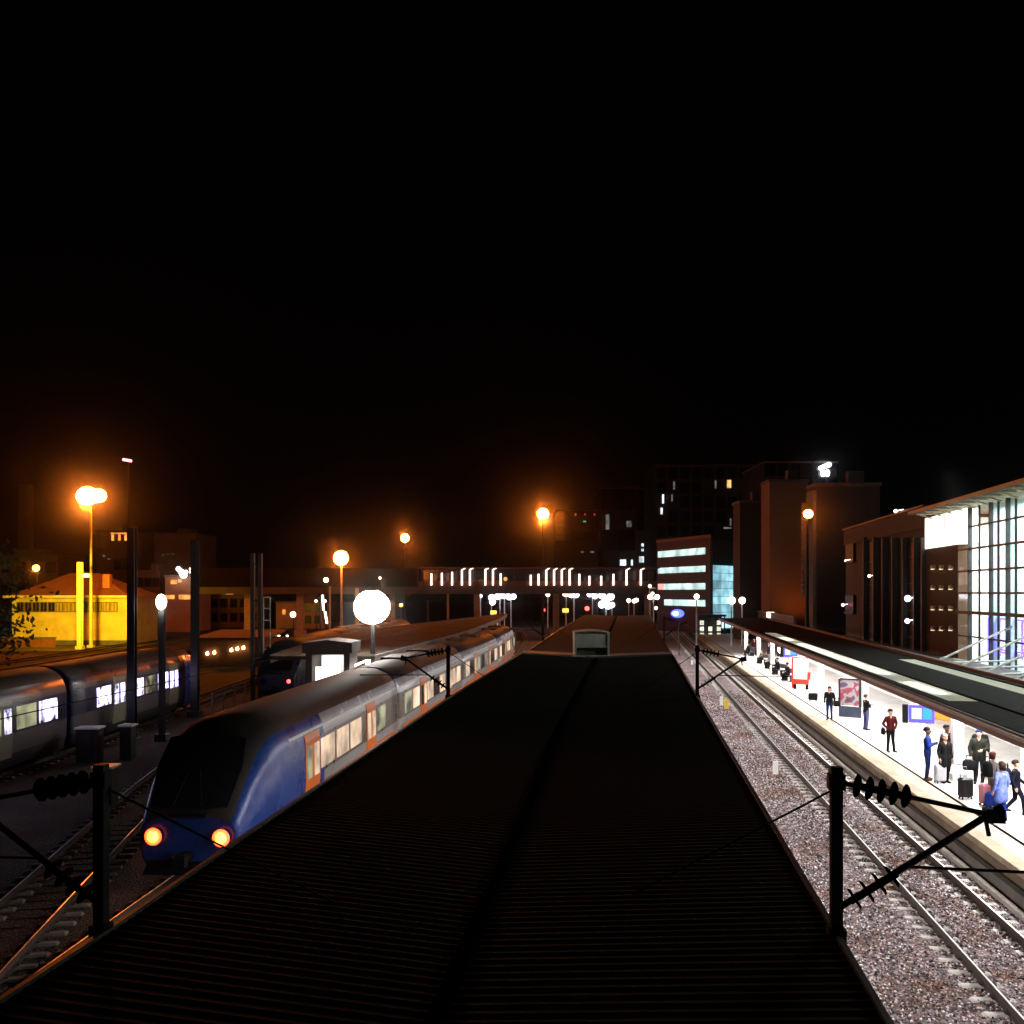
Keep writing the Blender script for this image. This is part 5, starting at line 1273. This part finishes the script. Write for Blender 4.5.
mb = MB(); mb.sphere((AT(746, d), d, ZY(633.5, d)), .17, 10, 7); part('lens', mb, [emit('yellow_lens', (1, .6, .05), 5)], yl_); mb = MB(); mb.tube((AT(746, d), d, ZY(633.5, d)), (AT(746, d), d, 4.1), .03, .03, 6); part('hanger', mb, [M_dsteel], yl_)
# red framed panel with a bench foot
x, d, _ = on_plat(801, 689)
vp = thing('ticket_machine', 'tall red framed machine with a white lit front beside the far benches', 'machine', (x, d, PZ), R(-30))
M_rd = mat('red_paint', (.65, .03, .02), .4)
mb = MB()
mb.box((-.52, 0, 1.1), (.10, .5, 2.1), 0, 0, .02); mb.box((.52, 0, .9), (.10, .5, .5)); mb.box((0, 0, .5), (.94, .5, .34)); mb.box((0, .05, 2.12), (.94, .5, .08)); part('frame', mb, [M_rd], vp, None, True)
mb = MB(); mb.box((0, .0, 1.37), (.92, .4, 1.38)); part('front', mb, [M_white], vp, None, True)
for sx in (-.4, .4):
    mb = MB(); mb.box((sx, 0, .16), (.12, .4, .33)); part('leg', mb, [M_black], vp, None, True)
# benches with sitting travellers
M_bseat = mat('dark_bench', (.05, .05, .055), .5)
def bench(label, x, y, rz):
    root = thing('bench', label, 'bench', (x, y, PZ), rz, 'benches on the far half of the platform')
    mb = MB(); mb.box((0, 0, .43), (1.7, .45, .05), 0, 0, .02); part('seat', mb, [M_bseat], root, None, True)
    mb = MB(); mb.box((0, .24, .72), (1.7, .05, .36), 0, 0, .02); part('backrest', mb, [M_bseat], root, None, True)
    for sx in (-.65, .65):
        mb = MB(); mb.box((sx, 0, .205), (.07, .4, .40)); part('leg', mb, [M_dsteel], root, None, True)
# orange lit kiosk set in the station wall
x, d, _ = P(880, 698, 1.6)
sk = thing('snack_kiosk', 'glowing orange and white snack counter at the back of the platform', 'kiosk', TS(15.6, d * TC + x * TSN, PZ), TRK_RZ + R(-60))
mb = MB(); mb.box((0, 0, .5), (1.8, .7, 1.0), 0, 0, .03); part('counter', mb, [mat('orange_laminate', (.9, .35, .04), .4)], sk, None, True)
mb = MB(); mb.box((0, -.25, 1.65), (1.7, .1, .42), 0, 0, .03); part('light_sign', mb, [emit('orange_lit_sign', (1, .50, .05), 2.2, var=.3, scale=3)], sk, None, True)
mb = MB(); mb.box((-.6, .3, 1.75), (.5, .1, 1.4)); mb.box((.6, .3, 1.75), (.1, .1, 1.4)); mb.box((0, .3, 2.4), (1.8, .5, .1)); part('frame', mb, [mat('amber_frame', (.9, .45, .08), .4)], sk, None, True)
# posters / notice on the back wall, hanging clutter seen under the roof
for l, t, s, w, h, z, m_ in (('grey framed notice on the white station wall behind the blue person', 15.9, 36, 1.6, .9, 1.7, mat('grey_notice', (.35, .33, .34), .6)), ('long lilac lit advert on the wall behind the dark bags', 15.92, 60, 5.0, .9, 2.1, emit('lilac_advert', (.75, .68, .9), .8, var=.3, scale=3)), ('dark doorway panel in the white wall behind the tall man', 15.9, 30.0, 1.0, 2.0, 1.6, mat('grey_door', (.12, .12, .13), .4))):
    root = thing('wall_panel', l, 'panel', TS(t, s, z))
    part('frame', fbox(t - .02, t + .06, s - w / 2 - .06, s + w / 2 + .06, z - h / 2 - .06, z + h / 2 + .06), [M_steel], root)
    part('face', fbox(t - .04, t - .022, s - w / 2, s + w / 2, z - h / 2, z + h / 2), [m_], root)
# litter bin and small track-side markers
for l, px, py, m_, h in (('short white marker post in the ballast nearest to the camera', 775.5, 775, M_white, .55), ('small white marker post beside the yellow one in the ballast', 721.5, 706, M_white, .62), ('small yellow marker post in the pinkish ballast', 726.5, 709, mat('yellow_paint', (.7, .48, .03), .6), .62), ('far white marker post near the canopy eaves', 692, 665, M_white, .5)):
    x, d, _ = P(px, py, -.2); root = thing('marker_post', l, 'marker post', (x, d, -.2), 0, 'marker posts in the ballast')
    mb = MB(); mb.box((x, d, -.2 + h / 2), (.20 if m_ is M_white else .26, .10, h), 0, 0, .02); part('post', mb, [m_], root)
    mb = MB(); mb.box((x, d, -.19), (.3, .2, .06)); part('foot', mb, [M_conc], root)

# ================================================================== PEOPLE
SKIN = mat('skin', (.55, .33, .24), .55, 0, .08, 5)
SKIN_D = mat('dark_skin', (.10, .055, .035), .55, 0, .08, 5)
def cloth(name, c, rough=.85): return mat(name, tuple(q * .32 for q in c), rough, 0, .25, 9, .3, 60, spec=.2)
def capsule_mb(caps):
    mb = MB()
    for p0, r0, p1, r1, _m in caps:
        mb.tube(p0, p1, r0, r1, 14); mb.sphere(p0, r0, 14, 9); mb.sphere(p1, r1, 14, 9)
    return mb
def grow(caps, voxel=.0105):
    me = capsule_mb(caps).mesh('tmp', [])
    o = bpy.data.objects.new('tmp', me); COL.objects.link(o)
    md = o.modifiers.new('r', 'REMESH'); md.mode = 'VOXEL'; md.voxel_size = voxel
    sm = o.modifiers.new('s', 'SMOOTH'); sm.factor = .5; sm.iterations = 3
    dg = bpy.context.evaluated_depsgraph_get(); dg.update()
    res = bpy.data.meshes.new_from_object(o.evaluated_get(dg))
    bpy.data.objects.remove(o); bpy.data.meshes.remove(me)
    return res
def assign(me, caps, mats):
    n = len(me.polygons); c = np.empty(n * 3, np.float32); me.polygons.foreach_get('center', c); c = c.reshape(-1, 3)
    best = np.full(n, 1e9); mi = np.zeros(n, np.int32)
    for p0, r0, p1, r1, m in caps:
        a = np.array(p0, float); b = np.array(p1, float); ab = b - a; l2 = max(1e-9, ab @ ab)
        t = np.clip(((c - a) @ ab) / l2, 0, 1); dd = np.linalg.norm(c - (a + t[:, None] * ab), axis=1) - (r0 + (r1 - r0) * t)
        k = dd < best; best[k] = dd[k]; mi[k] = m
    for m in mats: me.materials.append(m)
    me.polygons.foreach_set('material_index', mi); me.polygons.foreach_set('use_smooth', np.ones(n, bool)); me.update()
def hand(caps, w, d, side, m, curl=.5):
    """palm, four unequal bent fingers and a thumb leaving the side of the palm"""
    w = Vector(w); d = Vector(d).normalized()
    lat = d.cross(Vector((side, 0, 0))); lat = lat.normalized() if lat.length > .1 else Vector((0, -1, 0))   # across the palm, thumb side
    if lat.y > 0: lat = -lat
    inn = Vector((-side, 0, 0)); inn = (inn - d * inn.dot(d)).normalized()
    k = w + d * .085
    caps.append((tuple(w - lat * .012), .024, tuple(k - lat * .022), .017, m)); caps.append((tuple(w + lat * .012), .024, tuple(k + lat * .022), .017, m))
    for i, l in enumerate((.068, .078, .073, .058)):
        b = k + lat * (.030 - .020 * i); mid = b + d * (l * .55) + inn * (.012 * curl); e = mid + d * (l * .42) + inn * (l * .55 * curl)
        caps.append((tuple(b), .0098, tuple(mid), .0092, m)); caps.append((tuple(mid), .0092, tuple(e), .008, m))
    b = w + d * .02 + lat * .028; mid = b + d * .036 + lat * .024 + inn * .01; e = mid + d * .032 + lat * .004 + inn * .012
    caps.append((tuple(b), .0135, tuple(mid), .0115, m)); caps.append((tuple(mid), .0115, tuple(e), .0095, m))
# material slots: 0 skin, 1 top, 2 trousers, 3 shoes, 4 eyes
def person(label, loc, rz, h, skin, top, trou, shoe, hair, pose='stand', coat=False, hairlen=0, hat=None, lean=0.0, group='travellers on the platform', bulk=1.0, legm=None):
    J = {}
    hp = .93; seat = pose == 'sit'
    for s in (-1, 1):
        J['hip', s] = (s * .088, 0, hp); J['knee', s] = (s * .10, -.015, .50); J['ank', s] = (s * .105, .03, .085); J['sh', s] = (s * .185, 0, 1.375)
        J['el', s] = (s * .245, .03, 1.13); J['wr', s] = (s * .25, -.05, .90)
    if pose == 'walk':
        J['knee', -1] = (-.09, -.19, .53); J['ank', -1] = (-.09, -.22, .10); J['knee', 1] = (.09, .02, .50); J['ank', 1] = (.09, .30, .16)
        J['el', -1] = (-.24, .14, 1.15); J['wr', -1] = (-.24, .06, .92); J['el', 1] = (.24, -.06, 1.15); J['wr', 1] = (.22, -.24, 1.0)
    if pose == 'phone':
        for s in (-1, 1): J['el', s] = (s * .25, -.06, 1.14); J['wr', s] = (s * .05, -.22, 1.22)
    if pose == 'pocket':
        for s in (-1, 1): J['el', s] = (s * .29, .06, 1.15); J['wr', s] = (s * .185, -.06, .97)
        J['ank', 1] = (.13, -.05, .085)
    if pose == 'hold':
        J['el', -1] = (-.27, -.02, 1.14); J['wr', -1] = (-.24, -.12, .90); J['el', 1] = (.25, -.08, 1.16); J['wr', 1] = (.10, -.26, 1.12)
    dz = 0
    if seat:
        dz = -.42
        for s in (-1, 1):
            J['hip', s] = (s * .09, 0, hp); J['knee', s] = (s * .12, -.42, hp + .0); J['ank', s] = (s * .12, -.40, .085 + .42)
            J['el', s] = (s * .25, -.08, 1.16); J['wr', s] = (s * .13, -.30, 1.04)
    caps = []
    V = lambda p: (p[0], p[1] + lean * max(0, p[2] - hp) * -1, p[2] + dz)
    C = lambda a, ra, b, rb, m: caps.append((V(a), ra, V(b), rb, m))
    B = bulk
    for s in (-1, 1):
        hx = s * .066
        C((hx, 0, hp), .112 * B, (s * .055, .0, 1.10), .100 * B, 1 if coat else 1); C((s * .055, 0, 1.10), .102 * B, (s * .085, 0, 1.31), .108 * B, 1)
        C((s * .08, .01, 1.31), .098 * B, (s * .165, 0, 1.385), .068, 1)
        C((s * .07, 0, hp - .03), .105 * B, (s * .085, 0, hp - .12), .098 * B, 1 if coat else 2)
        C(J['hip', s], .096, J['knee', s], .070, 2); C(J['knee', s], .068, J['ank', s], .054, 2)
        if coat and not seat: C((s * .075, 0, hp), .125 * B, (s * .09, .0, .66), .135 * B, 1)
        C((s * .02, .012, 1.43), .05, (s * .15, .005, 1.385), .056, 1)
        a = J['ank', s]; C((a[0], a[1] + .02, a[2] - .035), .044, (a[0] + s * .02, a[1] - .15, a[2] - .045), .036, 3); C((a[0], a[1] + .03, a[2] - .04), .042, (a[0], a[1] + .02, a[2]), .045, 3)
        C(J['sh', s], .064 * B, J['el', s], .052 * B, 1); C(J['el', s], .051 * B, J['wr', s], .040 * B, 1)
        dirn = (Vector(J['wr', s]) - Vector(J['el', s])).normalized()
        if pose != 'pocket': hand(caps, V(tuple(Vector(J['wr', s]) + dirn * .015)), dirn, s, 0, .9 if pose == 'hold' else .5)
    C((0, .01, 1.38), .062, (0, -.005, 1.52), .052, 0)
    C((0, .015, 1.645), .094, (0, -.01, 1.60), .080, 0); C((0, -.03, 1.575), .062, (0, -.045, 1.545), .046, 0)        # skull, jaw
    C((0, -.098, 1.625), .012, (0, -.116, 1.593), .014, 0)                                                              # nose
    for s in (-1, 1):
        C((s * .089, .012, 1.63), .018, (s * .092, .018, 1.60), .013, 0); C((s * .034, -.093, 1.635), .011, (s * .034, -.094, 1.635), .011, 4)
    C((-.018, -.096, 1.562), .007, (.018, -.096, 1.562), .007, 5)                                                        # mouth
    me = grow(caps)
    assign(me, caps, [skin, top, legm or trou, shoe, M_black, mat('lips', (.35, .12, .10), .5)])
    root = bpy.data.objects.new('person', me); COL.objects.link(root); root.location = loc; root.rotation_euler = (0, 0, rz); k = h / 1.74; root.scale = (k, k, k)
    me.name = 'person'; LOC[root.name] = loc
    tag(root, label, 'person', group)
    mb = MB(); rings = []
    hv = lambda p: V(p)
    n = 16; mb2 = []
    for j in range(7):
        ph = PI * .5 * j / 6 * (1.18); zz = 1.645 + .108 * math.cos(ph); r = .108 * math.sin(ph) + .001
        rings.append([hv((r * math.cos(2 * PI * i / n) * .95, .018 + r * math.sin(2 * PI * i / n) * (1.06 if math.sin(2 * PI * i / n) > 0 else .93), zz + (.0 if math.sin(2 * PI * i / n) > -.3 else .035 * (j / 6)))) for i in range(n)])
    if hairlen: rings.append([hv((.10 * math.cos(2 * PI * i / n), .045 + .075 * math.sin(2 * PI * i / n), 1.645 - .03 - hairlen * (1 if math.sin(2 * PI * i / n) > -.4 else .1))) for i in range(n)])
    mb.loft(rings, 0, True, True, True)
    part('hat' if hat else 'hair', mb, [hat or hair], root, None, True)
    return root
C_navy = cloth('navy_cloth', (.012, .016, .045)); C_blue = cloth('bright_blue_cloth', (.02, .07, .55)); C_jean = cloth('blue_denim', (.03, .06, .26)); C_blk = cloth('black_cloth', (.012, .012, .014)); C_red = cloth('dark_red_cloth', (.22, .014, .016)); C_olive = cloth('olive_cloth', (.04, .045, .028)); C_grey = cloth('charcoal_cloth', (.035, .035, .04)); C_khaki = cloth('khaki_cloth', (.42, .31, .17)); C_white = cloth('white_cloth', (.75, .72, .7)); C_maroon = cloth('maroon_cloth', (.09, .01, .02)); C_sky = mat('blue_white_print', (.02, .06, .42), .85, 0, .2, 7, spec=.2, dirt=(.2, .24, .42))
SH_b = cloth('black_shoe', (.01, .01, .01), .5); SH_o = cloth('tan_shoe', (.55, .22, .05), .6); HAIR_d = cloth('dark_hair', (.012, .009, .008), .6); HAIR_b = cloth('brown_hair', (.08, .035, .018), .6); HAIR_r = cloth('auburn_hair', (.16, .03, .03), .6)
def at(px, py): x, d, _ = P(px, py, PZ); return (x, d, PZ)
ppl = {}
ppl['red'] = person('person in a black and dark red jacket standing alone with hands in pockets', at(890.5, 752), R(8), 1.76, SKIN, C_red, C_blk, SH_b, HAIR_d, 'pocket')
ppl['blue'] = person('person in a bright blue jacket and jeans holding a phone below the blue screen', at(927.5, 780), R(60), 1.84, SKIN_D, C_blue, C_jean, SH_o, HAIR_d, 'phone', bulk=1.05)
ppl['white_hat'] = person('person in a long black coat with a white hat beside a pale suitcase', at(945, 783), R(10), 1.68, SKIN, C_blk, C_blk, SH_b, HAIR_d, 'stand', True, .0, C_white, bulk=1.1)
ppl['behind'] = person('person in dark maroon standing right behind the white hat', (*[a + b for a, b in zip(at(950, 779)[:2], (.12, .5))], PZ), R(20), 1.84, SKIN_D, C_maroon, C_blk, SH_b, HAIR_d, 'stand')
ppl['tall'] = person('tall person in an olive coat and blue hat holding a black bag', at(979, 784), R(-25), 1.86, SKIN, C_olive, C_grey, SH_b, HAIR_d, 'hold', False, 0, C_jean, bulk=1.18)
ppl['cap'] = person('person in black with a white cap half hidden behind the olive coat', (*[a + b for a, b in zip(at(986, 783)[:2], (.25, .9))], PZ), R(150), 1.84, SKIN, C_blk, C_blk, SH_b, HAIR_d, 'stand', hat=C_white)
ppl['auburn'] = person('auburn haired person in a white top and khaki trousers with a black backpack', at(993, 806), R(110), 1.66, SKIN, C_white, C_khaki, SH_b, HAIR_r, 'stand', False, .10)
ppl['print'] = person('person in blue and white printed clothes at the front of the waiting group', at(1001.5, 821), R(200), 1.70, SKIN, C_sky, C_blue, SH_b, HAIR_b, 'stand', True, .12)
ppl['stride'] = person('person in navy striding at the right edge of the frame with a dark backpack', at(1016, 815), R(70), 1.62, SKIN, C_navy, C_navy, SH_b, HAIR_b, 'walk', bulk=1.1)
ppl['jeans'] = person('person in a dark top and jeans with a shoulder bag left of the poster case', at(829.5, 720), R(-30), 1.72, SKIN, C_blk, C_jean, SH_b, HAIR_r, 'stand', False, .12, bulk=1.1)
ppl['col'] = person('person in black and pale blue jeans beside the column right of the poster case', at(866, 730), R(100), 1.70, SKIN, C_blk, cloth('pale_denim', (.2, .22, .5)), SH_b, HAIR_b, 'phone')
ppl['far'] = person('distant person in maroon standing near the far end of the platform', at(754.5, 655), R(-30), 1.74, SKIN, C_maroon, C_maroon, SH_b, HAIR_d, 'stand', True)
ppl['far2'] = person('distant person in navy and a white scarf standing between the far columns', at(769, 661), R(-60), 1.72, SKIN, C_navy, C_navy, SH_b, HAIR_d, 'stand', True)
for k, (px, py, tm, bl, pl_) in enumerate(((749.5, 656, C_blk, 'farthest dark bench on the platform', 'person in black sitting on the farthest bench'), (763, 664, C_khaki, 'dark bench with a person in khaki', 'person in khaki sitting on a bench near the far columns'), (771, 669, C_white, 'dark bench with a person in white', 'person in white sitting between the khaki and black sitters'), (779, 675, C_blk, 'dark bench with a person in black under the yellow sign', 'person in black sitting under the black and yellow sign'), (789, 681, C_grey, 'dark bench nearest to the red framed machine', 'person in charcoal sitting beside the red framed machine'))):
    q = at(px, py); bench(bl, q[0], q[1], R(-82))
    person(pl_, (q[0] - .06, q[1], PZ + .045), R(-82), 1.74, SKIN, tm, C_grey, SH_b, HAIR_d, 'sit', lean=.12, group='travellers sitting on the benches')
# luggage
def suitcase(label, loc, rz, m_, w=.42, h=.62, dp=.24, handle=True):
    root = thing('suitcase', label, 'suitcase', loc, rz, 'luggage on the platform')
    mb = MB(); mb.box((0, 0, h / 2 + .06), (w, dp, h), 0, 0, .05)
    for k in range(4): mb.box((-w * .33 + k * w * .22, -dp / 2 - .004, h / 2 + .06), (.02, .012, h * .8))
    part('shell', mb, [m_], root, None, True)
    for sx in (-1, 1):
        for sy in (-1, 1):
            mb = MB(); mb.tube((sx * w * .38 - .015, sy * dp * .32, .035), (sx * w * .38 + .015, sy * dp * .32, .035), .035, .035, 8); part('wheel', mb, [M_black], root, None, True)
    if handle:
        mb = MB(); mb.path([(-w * .25, dp * .4, h), (-w * .25, dp * .4, h + .38), (w * .25, dp * .4, h + .38), (w * .25, dp * .4, h)], .012, 6); part('handle', mb, [M_steel], root, None, True)
suitcase('black suitcase standing in front of the olive coat', at(965.5, 799), R(10), mat('black_shell', (.012, .012, .014), .35))
suitcase('pale grey suitcase beside the person with the white hat', at(940, 783), R(5), mat('pale_shell', (.55, .55, .6), .35), .36, .58)
suitcase('dark red trimmed suitcase between the black suitcase and the khaki trousers', at(986, 805), R(20), mat('rose_shell', (.5, .2, .24), .4), .42, .60)
suitcase('bright blue bag on the ground by the khaki trousers', at(990.5, 808), R(40), C_blue, .34, .42, .22, False)
suitcase('black travel bag on the platform left of the person in jeans', at(813, 701), R(0), C_blk, .5, .42, .3, False)
def soft_bag(name, label, cat, c, size, m_, rz=0, strap=True):
    root = thing(name, label, cat, c, rz, 'bags held or worn by the travellers')
    w, dp, h = size; mb = MB(); rings = []
    for z, k in ((-h / 2, .80), (-h * .42, .95), (-.1 * h, 1.0), (h * .3, .92), (h / 2, .6)): rings.append([(w / 2 * k * math.copysign(abs(math.cos(a)) ** .6, math.cos(a)), dp / 2 * k * math.copysign(abs(math.sin(a)) ** .6, math.sin(a)), z) for a in [2 * PI * i / 16 for i in range(16)]])
    mb.loft(rings, 0, True, True, True); part('body', mb, [m_], root, None, True)
    mb = MB(); mb.path([(-w * .25, 0, h * .48), (-w * .2, 0, h * .5 + .14), (w * .2, 0, h * .5 + .14), (w * .25, 0, h * .48)], .014, 6); part('strap', mb, [m_], root, None, True)
    mb = MB(); mb.box((0, -dp * .52, -.08 * h), (w * .6, .03, h * .42), 0, 0, .012); part('pocket', mb, [m_], root, None, True)
def near(k, ox, oy, z): q = ppl[k]; rz = q.rotation_euler.z; return (q.location.x + ox * math.cos(rz) - oy * math.sin(rz), q.location.y + ox * math.sin(rz) + oy * math.cos(rz), PZ + z)
soft_bag('handbag', 'large black bag hanging from the hand of the olive coat', 'bag', near('tall', -.29, -.16, .66), (.46, .2, .36), C_blk, R(-25))
soft_bag('handbag', 'small black bag at the hip of the dark red jacket', 'bag', near('red', -.31, .02, .86), (.26, .14, .28), C_blk, R(90))
soft_bag('backpack', 'black backpack worn over the white top', 'backpack', near('auburn', 0, .22, 1.15), (.32, .2, .46), C_blk, R(110))
soft_bag('backpack', 'dark navy backpack on the striding person', 'backpack', near('stride', 0, .22, 1.12), (.32, .22, .46), C_navy, R(70))
soft_bag('handbag', 'dark shoulder bag beside the person in jeans', 'bag', near('jeans', .36, .02, .86), (.4, .16, .30), C_blk, R(20))

# ------------------------------------------------------------------ haze added to give the lamps halos
if HAZE:
    m = bpy.data.materials.new('haze'); m.use_nodes = True; nt = m.node_tree; nt.nodes.clear()
    out = nt.nodes.new('ShaderNodeOutputMaterial'); pv = nt.nodes.new('ShaderNodeVolumePrincipled')
    pv.inputs['Color'].default_value = (.95, .95, .95, 1); pv.inputs['Density'].default_value = HAZE; pv.inputs['Anisotropy'].default_value = .987
    nt.links.new(pv.outputs[0], out.inputs['Volume'])
    mb = MB(); mb.bb(-460, 460, -70, 710, -1.4, 60); solo('haze', mb, m, kind='stuff')
# ================================================================== CAMERA AND RENDER
cam = bpy.data.cameras.new('camera'); cam.sensor_width = 36; cam.lens = 36 * F / 1024; cam.shift_y = (HOR - 512) / 1024
cam.clip_start = .1; cam.clip_end = 5000
co = bpy.data.objects.new('camera', cam); COL.objects.link(co); co.location = (0, 0, H); co.rotation_euler = (R(90), 0, 0); S.camera = co
S.view_settings.view_transform = 'Standard'; S.view_settings.look = 'None'; S.view_settings.exposure = EXPO; S.view_settings.gamma = 1
S.render.engine = 'CYCLES'
cy = S.cycles
cy.max_bounces = 5; cy.diffuse_bounces = 3; cy.glossy_bounces = 2; cy.transmission_bounces = 4; cy.transparent_max_bounces = 6; cy.volume_bounces = 0
cy.sample_clamp_indirect = 3; cy.sample_clamp_direct = 0; cy.caustics_reflective = False; cy.caustics_refractive = False
cy.use_light_tree = True; cy.use_adaptive_sampling = False
cy.use_denoising = True
try: cy.denoiser = 'OPENIMAGEDENOISE'
except Exception: pass
